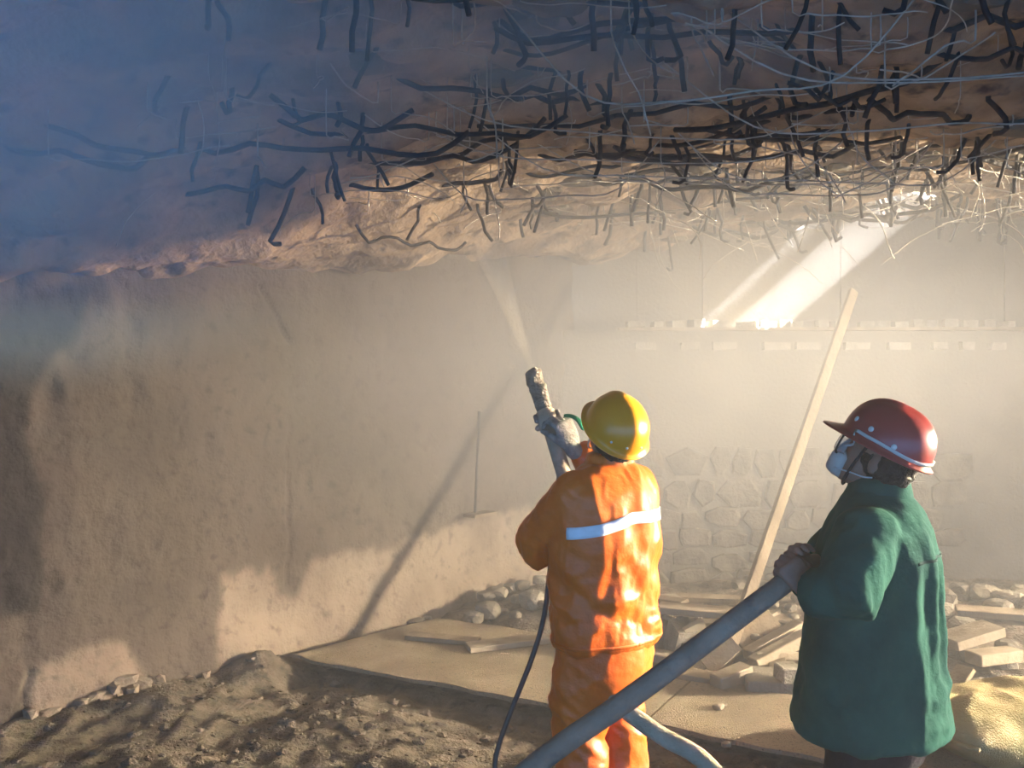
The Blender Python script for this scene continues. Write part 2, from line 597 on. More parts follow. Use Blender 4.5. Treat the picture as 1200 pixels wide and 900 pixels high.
# ledge: a projecting course and loose bricks along it
bm = bmesh.new()
bar(bm, (0.9, BACK_Y - 0.01, LEDGE_Z + 0.012), (4.4, BACK_Y + 0.03, LEDGE_Z + 0.02), 0.16, 0.025)
obj('ledge_board', bm, M['palewood'], wall_back, smooth=False)
x = 0.98
while x < 4.2:
    w = rng.uniform(0.075, 0.15)
    y = BACK_Y + rng.uniform(-0.03, 0.05)
    hgt = rng.uniform(0.045, 0.07)
    bm = bmesh.new()
    bar(bm, (x, y, LEDGE_Z + .026 + hgt / 2), (x + w, y + rng.uniform(-.05, .05), LEDGE_Z + .026 + hgt / 2 + rng.uniform(0, .008)), 0.12, hgt, jitter=.004)
    obj('brick', bm, M['brick'], wall_back, smooth=False)
    x += w + rng.uniform(0.005, 0.09)
x = 1.05
while x < 4.2:
    w = rng.uniform(0.10, 0.22)
    bm = bmesh.new()
    bar(bm, (x, BACK_Y - .02, LEDGE_Z - 0.13), (x + w, BACK_Y - .02, LEDGE_Z - 0.13), 0.09, 0.06, jitter=.006)
    obj('brick', bm, M['brick'], wall_back, smooth=False)
    x += w + rng.uniform(0.03, 0.25)

# right wall, outside the frame, with the same masonry
bm = bmesh.new()
hexa(bm, [(11.0, -2.4, -0.3), (11.3, -2.4, -0.3), (11.3, 8.5, -0.3), (11.0, 8.5, -0.3), (11.0, -2.4, 3.4), (11.3, -2.4, 3.4), (11.3, 8.5, 3.4), (11.0, 8.5, 3.4)])
tag(obj('wall_right', bm, M['backwall'], smooth=False), 'rough grey side wall closing the vault', kind='structure')

# added blocker beam, unseen on the right, keeps lamp light off the near ceiling
bm = bmesh.new()
hexa(bm, [(3.3, -2.4, 1.95), (3.7, -2.4, 1.95), (3.7, 4.4, 1.95), (3.3, 4.4, 1.95), (3.3, -2.4, 3.2), (3.7, -2.4, 3.2), (3.7, 4.4, 3.2), (3.3, 4.4, 3.2)])
hexa(bm, [(3.3, 4.4, 1.95), (3.7, 4.4, 1.95), (3.7, 5.05, 2.35), (3.3, 5.05, 2.35), (3.3, 4.4, 3.2), (3.7, 4.4, 3.2), (3.7, 5.05, 3.2), (3.3, 5.05, 3.2)])
tag(obj('lamp_blocker', bm, M['backwall'], smooth=False), 'added beam blocking lamp light from the near ceiling', kind='structure')

# unseen slab added over the ceiling to stop stray sun
bm = bmesh.new()
hexa(bm, [(-9, -5.2, 3.38), (11.3, -5.2, 3.38), (11.3, 6.7, 3.38), (-9, 6.7, 3.38), (-9, -5.2, 3.7), (11.3, -5.2, 3.7), (11.3, 6.7, 3.7), (-9, 6.7, 3.7)])
tag(obj('sun_blocker', bm, M['ceiling'], smooth=False), 'added unseen slab blocking stray sun above the vault', kind='structure')

# floor: loose soil, higher at the foot of the left wall and in a low heap in front of the boards
EDGE_A, EDGE_B = np.array((-1.48, 5.83)), np.array((1.34, 4.28))      # front edge of the boards
ED = (EDGE_B - EDGE_A) / np.linalg.norm(EDGE_B - EDGE_A)
EN = np.array((-ED[1], ED[0]))                                         # away from the camera


def floor_base(x, y):
    e = (x - EDGE_A[0]) * EN[0] + (y - EDGE_A[1]) * EN[1]
    t = (x - EDGE_A[0]) * ED[0] + (y - EDGE_A[1]) * ED[1]
    z = -0.085 + 0.075 * sstep(0.05, 1.2, -e) * sstep(3.2, 1.2, t)
    z = np.where(e > 0, -0.055, z)
    z = np.where(e > 1.25, -0.055 + 0.06 * sstep(1.25, 1.5, e), z)
    return z, e, t


gx, gy = np.meshgrid(np.linspace(-5.5, 11.0, 560), np.linspace(-2.4, 8.4, 430), indexing='ij')
gx, gy = gx.ravel(), gy.ravel()
pf = np.stack([gx, gy, np.zeros_like(gx)], 1)
gz, ge, gt = floor_base(gx, gy)
rough_amt = np.where((ge > -0.02) & (ge < 1.25), 0.15, 1.0)
gz = gz + rough_amt * (0.028 * fbm(pf * 2.2, 3, 71) + 0.018 * ridged(pf * 7, 3, 73) + 0.008 * fbm(pf * 22, 2, 75))
for hx, hy, hr, hh in ((-1.52, 5.66, 0.20, 0.15), (-0.75, 4.95, 0.35, 0.06), (-1.95, 5.15, 0.4, 0.05), (0.55, 6.95, 0.6, 0.10), (2.2, 6.6, 0.8, 0.10), (3.2, 6.3, 0.8, 0.16)):
    gz += hh * np.exp(-((gx - hx) ** 2 + (gy - hy) ** 2) / hr ** 2)


def floor_keep(c):
    dd = (c[:, 0] - WP[0]) * WN[0] + (c[:, 1] - WP[1]) * WN[1]
    return dd > -0.12


floor = grid_mesh('floor', 560, 430, np.stack([gx, gy, gz], 1), M['soil'], floor_keep)
tag(floor, 'uneven floor of loose brown soil and cement dust', kind='structure')
FLOOR_BVH = bvh_of(floor.data)


def ground(x, y, default=0.0):
    h = FLOOR_BVH.ray_cast(V((x, y, 2.0)), V((0, 0, -1)))
    return h[0].z if h[0] is not None else default


# ------------------------------------------------------------------ rebar and wire hanging from the ceiling (parts of the ceiling)
CEIL_BVH = bvh_of(ceiling.data)


def cz_at(x, y):
    h = CEIL_BVH.ray_cast(V((x, y, 0.5)), V((0, 0, 1)))
    return h[0].z if h[0] is not None else None


rng = random.Random(5)


def ceil_spot(px_lo=-40, px_hi=1240, y_lo=2.9, y_hi=7.95):
    while True:
        Y = y_hi - (y_hi - y_lo) * rng.random() ** 1.15
        X = ((rng.uniform(px_lo, px_hi)) - 600) / F_PX * Y
        d = (X - WP[0]) * WN[0] + (Y - WP[1]) * WN[1]
        px = 600 + X / Y * F_PX
        if d < 0.75:
            continue
        if px < 380 and rng.random() < 0.55:
            continue
        z_ = cz_at(X, Y)
        if z_ is None:
            continue
        return X, Y, z_


def R1(a):
    return rng.uniform(-a, a)


for i in range(235):
    X, Y, z_ = ceil_spot()
    L = rng.uniform(0.10, 0.30) * (0.75 if Y < 4.6 else 1)
    p = V((X, Y, z_ + 0.03))
    tilt = V((R1(.42), R1(.3), -1))
    pts = [p]
    for k in range(4):
        p = p + tilt * (L + .03) / 4 + V((R1(.016), R1(.016), 0))
        pts.append(p)
        tilt = tilt + V((R1(.26), R1(.2), 0))
    if rng.random() < 0.3:
        a = rng.uniform(0, 6.28)
        hd = V((math.cos(a), math.sin(a), 0))
        pts += [p + hd * .025 + V((0, 0, -.014)), p + hd * .06 + V((0, 0, R1(.025)))]
    r = rng.uniform(0.009, 0.0145) * (.62 + .38 * Y / 7)
    bm = bmesh.new()
    tube(bm, pts, r, 7)
    obj('rebar_hook', bm, M['rebar'], ceiling)
for i in range(58):
    X, Y, z_ = ceil_spot(250 if i % 3 else 0)
    L = rng.uniform(0.45, 1.5)
    a = rng.choice((0.0, 0.15, 0.5, -0.3, 2.6)) + R1(.35)
    d = V((math.cos(a), math.sin(a), 0))
    p = V((X, Y, z_ - rng.uniform(-.01, .13))) - d * L / 2
    pts = []
    n = 9
    for k in range(n):
        q = p + d * L * k / (n - 1)
        pts.append(q + V((R1(.018), R1(.03), R1(.028))))
    pts[0].z += .06
    pts[-1].z += .06
    bm = bmesh.new()
    tube(bm, catmull(pts, 2), rng.uniform(0.010, 0.016) * (.6 + .4 * Y / 7), 7)
    obj('rebar', bm, M['rebar'], ceiling)
for i in range(225):
    X, Y, z_ = ceil_spot(20)
    kind = rng.random()
    if kind < 0.55:        # short springy tie wire
        L, nn = rng.uniform(0.2, 0.6) * (Y / 6.5), 6
        a, droop = rng.uniform(0, 6.28), rng.uniform(-.3, .25)
    elif kind < 0.85:      # longer curved wire
        L, nn = rng.uniform(0.6, 1.4) * Y / 7, 9
        a, droop = rng.choice((0.1, 3.0, 0.5)) + R1(.5), R1(.12)
    else:                  # hanging straight down
        L, nn = rng.uniform(0.15, 0.4), 5
        a, droop = 0, -3.0
    d = V((math.cos(a), math.sin(a) * .8, droop)).normalized()
    p = V((X, Y, z_ - rng.uniform(0.0, .2)))
    pts = [V((X, Y, z_ + .02)), p]
    bend = V((R1(.35), R1(.35), R1(.22)))
    for k in range(nn):
        p = p + d * L / nn
        if p.z > z_ - 0.01:
            p.z = z_ - 0.01
        pts.append(p.copy())
        d = (d + bend * .5 + V((R1(.22), R1(.22), R1(.18)))).normalized()
    bm = bmesh.new()
    tube(bm, catmull(pts, 2), rng.uniform(0.0024, 0.0045) * (.6 + .4 * Y / 6.5), 5)
    obj('wire', bm, M['wire'], ceiling)
# long tie wires strung across under the near part of the ceiling
for i in range(11):
    Y0 = rng.uniform(3.3, 5.2)
    x0 = rng.uniform(-0.6, 0.9) * Y0 / 4
    L = rng.uniform(1.2, 2.4)
    z0 = 2.93 - rng.uniform(0, .14)
    sl = R1(.25)
    pts = [V((x0 + L * t, Y0 + sl * L * t + R1(.03), z0 - .10 * math.sin(math.pi * t) + R1(.012))) for t in (0, .2, .4, .6, .8, 1)]
    pts[0].z = pts[-1].z = 3.06
    bm = bmesh.new()
    tube(bm, catmull(pts, 4), 0.0036, 5)
    obj('wire', bm, M['wire'], ceiling)
# pale stones stuck in the ceiling
for i in range(26):
    X, Y, z_ = ceil_spot(420)
    bm = bmesh.new()
    bmesh.ops.create_icosphere(bm, subdivisions=2, radius=1)
    s = V((rng.uniform(.06, .16), rng.uniform(.05, .12), rng.uniform(.03, .055)))
    for v in bm.verts:
        v.co = V((v.co.x * s.x, v.co.y * s.y, v.co.z * s.z)) * (1 + R1(.16)) + V((X, Y, z_ - .005))
    obj('stone', bm, M['stone'], ceiling, smooth=False)


# ------------------------------------------------------------------ dusty boards on the floor
def sheet(name, label, t0, t1, depth, thick, lift, skew=0.0, along_wall=0.0):
    nx, ny = 40, 24
    vts = []
    for layer in (0, 1):
        for i in range(nx + 1):
            for j in range(ny + 1):
                e = depth * j / ny + skew * (i / nx)
                t = t0 + (t1 - t0) * i / nx + along_wall * e * 0.25 * (1 - i / nx)
                p = EDGE_A + ED * t + EN * e
                vts.append([p[0], p[1], lift + thick * layer])
    vts = np.array(vts)
    top = slice((nx + 1) * (ny + 1), None)
    vts[top, 2] += 0.006 * fbm(vts[top] * np.array((5, 5, 0)), 3, 81)
    edge_j = np.tile(np.arange(ny + 1) == 0, (nx + 1) * 2)
    rag = 0.02 * fbm(vts * np.array((6, 6, 0)), 3, 83)
    vts[edge_j, 0] -= EN[0] * rag[edge_j]
    vts[edge_j, 1] -= EN[1] * rag[edge_j]
    N = (nx + 1) * (ny + 1)
    ix = lambda l, i, j: l * N + i * (ny + 1) + j
    fc = []
    for i in range(nx):
        for j in range(ny):
            fc.append([ix(1, i, j), ix(1, i + 1, j), ix(1, i + 1, j + 1), ix(1, i, j + 1)])
            fc.append([ix(0, i, j + 1), ix(0, i + 1, j + 1), ix(0, i + 1, j), ix(0, i, j)])
    for i in range(nx):
        fc.append([ix(0, i, 0), ix(0, i + 1, 0), ix(1, i + 1, 0), ix(1, i, 0)])
        fc.append([ix(1, i, ny), ix(1, i + 1, ny), ix(0, i + 1, ny), ix(0, i, ny)])
    for j in range(ny):
        fc.append([ix(1, 0, j), ix(1, 0, j + 1), ix(0, 0, j + 1), ix(0, 0, j)])
        fc.append([ix(0, nx, j), ix(0, nx, j + 1), ix(1, nx, j + 1), ix(1, nx, j)])
    o = pydata(name, vts, fc, M['sand'], smooth=False)
    return tag(o, label, 'board')


sheet('plywood_sheet', 'sand covered sheet lying between the brown wall and the orange worker', 0.14, 2.44, 1.18, 0.022, 0.012, 0.0, 1.0)
sheet('plywood_sheet', 'brightly lit sand covered sheet lying behind the worker in the green jacket', 2.452, 4.9, 1.02, 0.022, 0.012, -0.1)
SHEET_Z = 0.034

# ------------------------------------------------------------------ debris
rng = random.Random(23)


def plank(label, a, b, w, t, m='wood', up=(0, 0, 1), roll=0.0, name='plank', cat='plank', group='timber debris by the masonry wall'):
    base = V(a)
    o = bmesh.new()
    bar(o, a, b, w, t, up, roll, 0.004)
    bevel(o, min(w, t) * 0.08)
    ob = obj(name, o, M[m], None, base, smooth=False)
    ob.location = base
    return tag(ob, label, cat, group)


def lump(name, c, s, m, label, cat, seed, group=None, sub=2, jag=0.2):
    bm = bmesh.new()
    bmesh.ops.create_icosphere(bm, subdivisions=sub, radius=1)
    co = np.array([v.co[:] for v in bm.verts])
    dn = 1 + jag * fbm(co * 1.7 + seed * 3.1, 2, seed)
    for v, k in zip(bm.verts, dn):
        q = v.co * k
        v.co = V((max(-.8, min(.8, q.x)) * s[0], max(-.8, min(.8, q.y)) * s[1], max(-.75, min(.75, q.z)) * s[2]))
    o = obj(name, bm, M[m], smooth=False)
    o.location = c
    o.rotation_euler = (0, 0, seed * 1.3)
    return tag(o, label, cat, group)


def W2(px, py, h):
    """world point at height h along the pixel"""
    return W(px, py, F_PX * (EYE - h) / (py - HOR))


# long pale pole leaning towards the back wall
bm = bmesh.new()
pole_a, pole_b = W(846, 797, 5.52), W(1000, 341, 7.3)
pole_a.z = 0.0
bar(bm, pole_a, pole_b, 0.068, 0.04, up=(0.3, -1, 0.2), jitter=.003)
bevel(bm, .004)
po = obj('wooden_pole', bm, M['wood'], None, pole_a, smooth=False)
po.location = pole_a
tag(po, 'long pale wooden pole leaning upright behind the two workers', 'pole')

G0 = 0.0
# planks, boards and blocks heaped in front of the masonry
plank('pale plank lying level along the top of the timber heap beside the orange worker', W2(772, 712, 0.30), W2(858, 719, 0.30), .16, .04, 'palewood')
plank('board sloping down left of the hollow block', W2(766, 716, 0.28), W2(815, 738, 0.15), .15, .03, 'wood')
plank('dark upright board leaning just behind the orange worker\'s hip', W2(757, 727, 0.25), W2(786, 760, 0.05), .24, .025, 'wood', up=(0, -1, .4))
plank('short pale plank low beside the orange worker\'s thigh', W2(752, 764, 0.06), W2(790, 772, 0.06), .13, .045, 'palewood')
plank('dusty board standing on edge between hollow block and leaning pole', W2(812, 731, 0.25), W2(822, 762, 0.05), .14, .035, 'palewood', up=(0, -1, .3))
plank('short triangular board end under the grey hose', W2(824, 778, 0.06), W2(858, 748, 0.20), .17, .03, 'palewood', up=(.2, -1, .7))
plank('wide tilted panel right of the leaning pole', W2(868, 758, 0.10), W2(910, 728, 0.22), .30, .03, 'wood', up=(-.3, -1, .55))
plank('squared timber pointing up at the green jacket, upper of two', W2(876, 768, 0.08), W2(937, 733, 0.20), .085, .07, 'palewood')
plank('squared timber pointing up at the green jacket, lower of two', W2(882, 778, 0.07), W2(945, 745, 0.17), .085, .07, 'palewood')
plank('short thick timber laid flat at the far edge of the sandy sheet', W2(838, 801, 0.06), W2(876, 786, 0.09), .10, .085, 'palewood')
plank('flat dusty board at the foot of the leaning pole', W2(797, 790, 0.04), W2(842, 797, 0.04), .15, .05, 'wood')
plank('flat pale slab on the sheet edge beside the green jacket', W2(872, 796, 0.06), W2(934, 799, 0.06), .28, .075, 'block')
plank('small cut block on the pale slab beside the green jacket hem', W2(912, 789, 0.14), W2(936, 788, 0.14), .14, .085, 'block', name='cut_block', cat='block')
plank('long board lying far back at the foot of the masonry wall', W2(790, 700, 0.15), W2(950, 706, 0.15), .12, .04, 'wood')
plank('plank lying on the floor left of the orange worker\'s knee', W2(548, 759, 0.05), W2(640, 748, 0.06), .13, .035, 'palewood', group='debris by the corner')
plank('short plank half buried left of the thin hose', W2(478, 745, 0.05), W2(560, 752, 0.05), .12, .03, 'wood', group='debris by the corner')
plank('dim plank lying right of the green jacket above the sack', W2(1108, 752, 0.24), W2(1165, 736, 0.30), .20, .05, 'palewood', group='debris behind the sack')
plank('narrow board slanting down towards the sack', W2(1104, 826, 0.03), W2(1132, 782, 0.18), .10, .03, 'wood', group='debris behind the sack')
plank('dim board lying flat behind the rubble at the frame edge', W2(1120, 715, 0.34), W2(1215, 722, 0.34), .14, .04, 'wood', group='debris behind the sack')
plank('short stub of timber below the dim plank', W2(1140, 772, 0.15), W2(1190, 766, 0.15), .12, .07, 'palewood', group='debris behind the sack')

# more boards underneath, filling the heap
r_ = random.Random(77)
for i in range(16):
    X, Y = r_.uniform(.72, 1.75), r_.uniform(5.55, 6.7)
    a = r_.choice((.1, .8, -.5, 1.2, 2.2)) + r_.uniform(-.2, .2)
    L = r_.uniform(.3, .75)
    zc0 = ground(X, Y) + r_.uniform(.03, .09)
    dv = V((math.cos(a), math.sin(a), r_.uniform(-.12, .12))) * L / 2
    c0 = V((X, Y, zc0))
    plank('broken board end buried in the timber heap between the two workers', c0 - dv, c0 + dv, r_.uniform(.08, .16), r_.uniform(.025, .06), r_.choice(('wood', 'palewood')), roll=r_.uniform(-.3, .3), group='buried board ends')

# hollow block with a square hole
hb = thing('hollow_block', 'grey hollow block with a square hole in the timber heap', 'block', W2(797, 762, .05))
A = W2(797, 748, .14)
bm = bmesh.new()
ex, ey, ez = V((.062, .02, .0)), V((-.02, .065, .03)), V((.018, -.02, .085))
hole = 0.5
outer = [(-1, -1), (1, -1), (1, 1), (-1, 1)]
fr, bk = [], []
for s in (-1, 1):
    o_ = [bm.verts.new(A + ex * u + ez * v + ey * s) for u, v in outer]
    i_ = [bm.verts.new(A + ex * u * hole + ez * (v * .36 - .1) + ey * s) for u, v in outer]
    (fr if s < 0 else bk).extend((o_, i_))
for k in range(4):
    j = (k + 1) % 4
    bm.faces.new((fr[0][k], fr[0][j], fr[1][j], fr[1][k]))
    bm.faces.new((bk[1][k], bk[1][j], bk[0][j], bk[0][k]))
    bm.faces.new((fr[0][j], fr[0][k], bk[0][k], bk[0][j]))
    bm.faces.new((fr[1][k], fr[1][j], bk[1][j], bk[1][k]))
clean(bm)
obj('block_body', bm, M['block'], hb, hb.location, smooth=False)

# broken stones, by place
def scatter(n, pxr, pyr, dr, sr, lab, grp, seed):
    r = random.Random(seed)
    for i in range(n):
        D = r.uniform(*dr)
        px = r.uniform(*pxr)
        X = (px - 600) / F_PX * D
        s = r.uniform(*sr)
        sz = s * r.uniform(.5, .8)
        zz_ = ground(X, D)
        lump('broken_stone', (X, D, zz_ + sz * .45 + r.uniform(*pyr)), (s, s * r.uniform(.6, 1), sz), r.choice(('stone', 'block', 'stone')), lab, 'stone', i + seed, grp)


scatter(34, (470, 655), (0, .05), (6.55, 7.5), (.04, .11), 'dusty broken stone in the rubble left of the orange worker', 'rubble in the wall corner', 100)
scatter(26, (880, 945), (0, .10), (5.75, 6.6), (.025, .06), 'small broken stone among timbers beside the green jacket', 'stones among the timbers', 200)
scatter(22, (770, 900), (0, .04), (11.3, 7.5), (.05, .11), 'dusty broken stone at the foot of the masonry wall', 'stones below the masonry', 300)
scatter(20, (1100, 1215), (0, .06), (5.4, 6.6), (.07, .15), 'dim broken stone in the heap behind the sack', 'stones behind the sack', 400)
# flaked plaster pieces at the foot of the left wall
r_ = random.Random(3)
for i, (px, py, s) in enumerate(((88, 822, .05), (108, 812, .06), (128, 803, .075), (142, 795, .06), (150, 810, .06), (160, 800, .07), (118, 822, .05),
                                 (170, 812, .05), (182, 806, .045), (135, 818, .04), (215, 795, .04), (235, 790, .035), (30, 832, .06), (55, 838, .05))):
    s0, z0 = wall_hit(px, py)
    q = WP + WU * s0 + WN * (0.045 + r_.uniform(0, .02))
    lump('plaster_chunk', (q[0], q[1], max(z0, ground(q[0], q[1], 0) + s * .3)), (s * r_.uniform(.8, 1.5), s * .6, s * r_.uniform(.5, 1.0)), 'plaster', 'flaked plaster chunk at the foot of the left wall', 'plaster', 500 + i, 'plaster chunks along the wall foot', 1, .5)
# small stones on the bright sandy sheet
for i, (px, py, s, lab) in enumerate(((842, 832, .028, 'pale pebble pair on the bright sandy sheet, larger one'), (848, 828, .018, 'pale pebble pair on the bright sandy sheet, smaller one'),
                                      (851, 876, .02, 'lone tan pebble near the front edge of the bright sandy sheet'))):
    D = F_PX * (EYE - .03) / (py - HOR)
    p = W(px, py, D)
    lump('pebble', (p.x, p.y, SHEET_Z + s * .5), (s * 1.4, s, s * .8), 'palewood', lab, 'pebble', 600 + i, 'pebbles on the sheet')
# clods of soil on the near floor
bm = bmesh.new()
r_ = random.Random(9)
for i in range(620):
    D = r_.uniform(4.0, 5.6)
    X = (r_.uniform(-20, 900) - 600) / F_PX * D
    e = (X - EDGE_A[0]) * EN[0] + (D - EDGE_A[1]) * EN[1]
    dd = (X - WP[0]) * WN[0] + (D - WP[1]) * WN[1]
    if e > -0.06 or dd < 0.15:
        continue
    s = .007 + .028 * r_.random() ** 3
    res = bmesh.ops.create_icosphere(bm, subdivisions=1, radius=1)
    zg = ground(X, D)
    for v in res['verts']:
        v.co = V((v.co.x * s * 1.2, v.co.y * s, v.co.z * s * .7)) * (1 + r_.uniform(-.25, .25)) + V((X, D, zg + s * .3))
tag(obj('soil_clods', bm, M['soil'], smooth=False), 'loose clods of soil strewn over the near floor', 'soil', kind='stuff')

# thin steel rod with a small plate against the left wall
rod = thing('steel_rod', 'thin dark rod with a small foot plate standing by the wall', 'rod', W(550, 602, 7.0))
s0, z0 = wall_hit(554, 482); s1, z1 = wall_hit(549, 600)
qa = WP + WU * s0 + WN * .07; qb = WP + WU * s1 + WN * .07
bm = bmesh.new()
tube(bm, [V((qa[0], qa[1], z0)), V((qa[0] * .5 + qb[0] * .5, qa[1] * .5 + qb[1] * .5, (z0 + z1) / 2)), V((qb[0], qb[1], z1))], .011, 7)
obj('shaft', bm, M['rubberdark'], rod, rod.location)
bm = bmesh.new()
c = V((qb[0] + .04, qb[1], z1 - .01))
u3 = V((WU[0], WU[1], 0))
bar(bm, c - u3 * .12, c + u3 * .12, .12, .025)
obj('foot_plate', bm, M['wood'], rod, rod.location, smooth=False)

# woven sack lying at the frame's corner
sk = thing('sack', 'plump yellow woven sack lying on the floor behind the green worker', 'sack', (2.3, 4.35, 0.02))
bm = bmesh.new()
nu, nv = 40, 28
gr = []
for side in (1, -1):
    rows = []
    for i in range(nu + 1):
        row = []
        for j in range(nv + 1):
            u, v = i / nu * 2 - 1, j / nv * 2 - 1
            prof = (max(0, 1 - abs(u) ** 2.6) * max(0, 1 - abs(v) ** 2.6)) ** 0.55
            x = u * .50 * (1 - .10 * abs(v) ** 2)
            y = v * .30 * (1 - .10 * abs(u) ** 2)
            zt = .155 * prof * side
            row.append(V((x, y, zt + .03 * u * u * (1 if u < 0 else .4))))
        rows.append(row)
    gr.append(rows)
pp = np.array([p[:] for rows in gr for row in rows for p in row])
nz = .022 * fbm(pp * 5, 3, 91) + .012 * ridged(pp * np.array((5, 12, 5)), 2, 93)
pp[:, 2] += nz * (np.abs(pp[:, 2]) > .005)
pp[:, 2] = np.maximum(pp[:, 2], -.125)
a = .35
Rm = np.array(((math.cos(a), -math.sin(a), 0), (math.sin(a), math.cos(a), 0), (0, 0, 1)))
pp = pp @ Rm.T + np.array((0, 0, .125))
nn = (nu + 1) * (nv + 1)
fc = []
for sd in (0, 1):
    for i in range(nu):
        for j in range(nv):
            q = [sd * nn + i * (nv + 1) + j, sd * nn + (i + 1) * (nv + 1) + j, sd * nn + (i + 1) * (nv + 1) + j + 1, sd * nn + i * (nv + 1) + j + 1]
            fc.append(q if sd == 0 else q[::-1])
me = bpy.data.meshes.new('cloth_body')
me.from_pydata(pp.tolist(), [], fc)
b2 = bmesh.new(); b2.from_mesh(me)
bmesh.ops.remove_doubles(b2, verts=b2.verts[:], dist=.0015)
b2.to_mesh(me); b2.free()
link('cloth_body', me, M['sack'], sk)
bm = bmesh.new()
seam = [V(Rm @ np.array((-.50 * (1 - .10 * abs(v) ** 2) - .008, v * .27, .03)) + V((0, 0, .125))) for v in (-1, -.6, -.2, .2, .6, 1)]
tube(bm, catmull(seam, 4), .011, 6)
obj('sewn_edge', bm, M['sack'], sk)

# ------------------------------------------------------------------ people: helpers
def hand(bm, wrist, d, n, t, curls, s=1.0, thumb=(.5, .6, .5)):
    """wrist point, d towards the knuckles, n out of the palm (fingers curl that way), t towards the thumb"""
    d, t = V(d).normalized(), V(t)
    t = (t - d * t.dot(d)).normalized()
    n = V(n); n = (n - d * n.dot(d) - t * n.dot(t)).normalized()
    w = V(wrist)
    loft(bm, [(w - d * .03 * s, t * .027 * s, n * .021 * s), (w, t * .029 * s, n * .020 * s), (w + d * .03 * s, t * .038 * s, n * .019 * s),
              (w + d * .07 * s, t * .043 * s, n * .017 * s), (w + d * .092 * s, t * .042 * s, n * .014 * s), (w + d * .100 * s, t * .036 * s, n * .008 * s)], 14)
    offs = (.033, .011, -.011, -.032)
    lens = ((.043, .026, .021), (.047, .030, .022), (.044, .028, .021), (.034, .021, .019))
    for i in range(4):
        p = w + d * (.086, .09, .087, .078)[i] * s + t * offs[i] * s
        A_ = 0.0
        pts, rr = [p], [.0105 * s]
        for k in range(3):
            A_ += curls[k]
            p = p + (d * math.cos(A_) + n * math.sin(A_)) * lens[i][k] * s
            pts.append(p); rr.append((.0098, .009, .0078)[k] * s)
        tube(bm, pts, rr, 8, round_ends=True)
    p = w + d * .022 * s + t * .030 * s
    dirs = [(t * thumb[0] + d * thumb[1] + n * thumb[2]).normalized(), (t * thumb[0] * .2 + d * thumb[1] + n * thumb[2] * 1.6).normalized()]
    q1 = p + dirs[0] * .045 * s
    q2 = q1 + dirs[1] * .030 * s
    q3 = q2 + (dirs[1] + n * .4).normalized() * .024 * s
    tube(bm, [p, q1, q2, q3], [.014 * s, .0125 * s, .011 * s, .009 * s], 8, round_ends=True)


def head(bm, C, r, f, u, s=1.0):
    """skull, face, nose, ears; C centre of the head, r right, f forward, u up (unit vectors)"""
    P = lambda a, b, c: C + (r * a + f * b + u * c) * s
    ellipsoid(bm, P(0, -.012, .025), r * .076 * s, f * .096 * s, u * .100 * s)
    ellipsoid(bm, P(0, .030, -.035), r * .064 * s, f * .066 * s, u * .080 * s)
    loft(bm, [(P(0, .02, -.02), r * .066 * s, f * .075 * s), (P(0, .028, -.07), r * .060 * s, f * .066 * s),
              (P(0, .045, -.105), r * .042 * s, f * .048 * s), (P(0, .062, -.125), r * .020 * s, f * .022 * s)], 18)          # jaw and chin
    loft(bm, [(P(0, .090, .012), r * .010 * s, f * .010 * s), (P(0, .104, -.018), r * .011 * s, f * .014 * s),
              (P(0, .112, -.040), r * .017 * s, f * .015 * s), (P(0, .098, -.050), r * .013 * s, f * .010 * s)], 10)          # nose
    ellipsoid(bm, P(0, .084, .022), r * .050 * s, f * .014 * s, u * .010 * s)                                                # brow
    ellipsoid(bm, P(0, .088, -.070), r * .024 * s, f * .012 * s, u * .006 * s)                                               # lips
    ellipsoid(bm, P(0, .086, -.082), r * .020 * s, f * .012 * s, u * .007 * s)
    for sg in (-1, 1):
        ellipsoid(bm, P(sg * .077, -.008, -.022), (r * sg * .010 - f * .006) * s, (f * .018) * s, u * .032 * s, 12, 8)        # ear
        ellipsoid(bm, P(sg * .031, .078, .000), r * .014 * s, f * .012 * s, u * .009 * s, 10, 8)                              # eye


def helmet(name, H, r, f, u, material, parent, base, lab, lat=.118, lon=.142, hgt=.132, brim=.045):
    bm = bmesh.new()
    nth, nph = 48, 14
    grid = []
    for i in range(nph + 1):
        ph = math.pi / 2 * i / nph
        row = []
        for k in range(nth):
            a = 2 * math.pi * k / nth
            cl, sl = math.cos(ph) ** .82, math.sin(ph) ** .95
            x, y = lat * math.sin(a) * cl, lon * math.cos(a) * cl
            z_ = hgt * sl
            ridge = .007 * math.exp(-(x / .022) ** 4) * min(1, (hgt * 1.0 - 0) and math.sin(ph) * 2.5)
            row.append(H + r * x + f * y + u * (z_ + ridge))
        grid.append(row)
    rim = []
    for dz, out in ((-.004, .004), (-.010, .012), (-.012, .016)):
        row = []
        for k in range(nth):
            a = 2 * math.pi * k / nth
            front = max(0.0, math.cos(a)) ** 3
            x, y = (lat + out) * math.sin(a), (lon + out) * math.cos(a) + front * (brim * out / .016)
            row.append(H + r * x + f * y + u * (dz - front * .010 * out / .016))
        rim.append(row)
    rows = list(reversed(rim)) + grid
    vv = [[bm.verts.new(p) for p in row] for row in rows[:-1]]
    topv = bm.verts.new(rows[-1][0])
    for i in range(len(vv) - 1):
        for k in range(nth):
            bm.faces.new((vv[i][k], vv[i][(k + 1) % nth], vv[i + 1][(k + 1) % nth], vv[i + 1][k]))
    for k in range(nth):
        bm.faces.new((vv[-1][k], vv[-1][(k + 1) % nth], topv))
    clean(bm)
    o = obj(name, bm, material, parent, base)
    so = o.modifiers.new('thick', 'SOLIDIFY')
    so.thickness = .004
    so.offset = -1
    o['label'] = lab
    return o


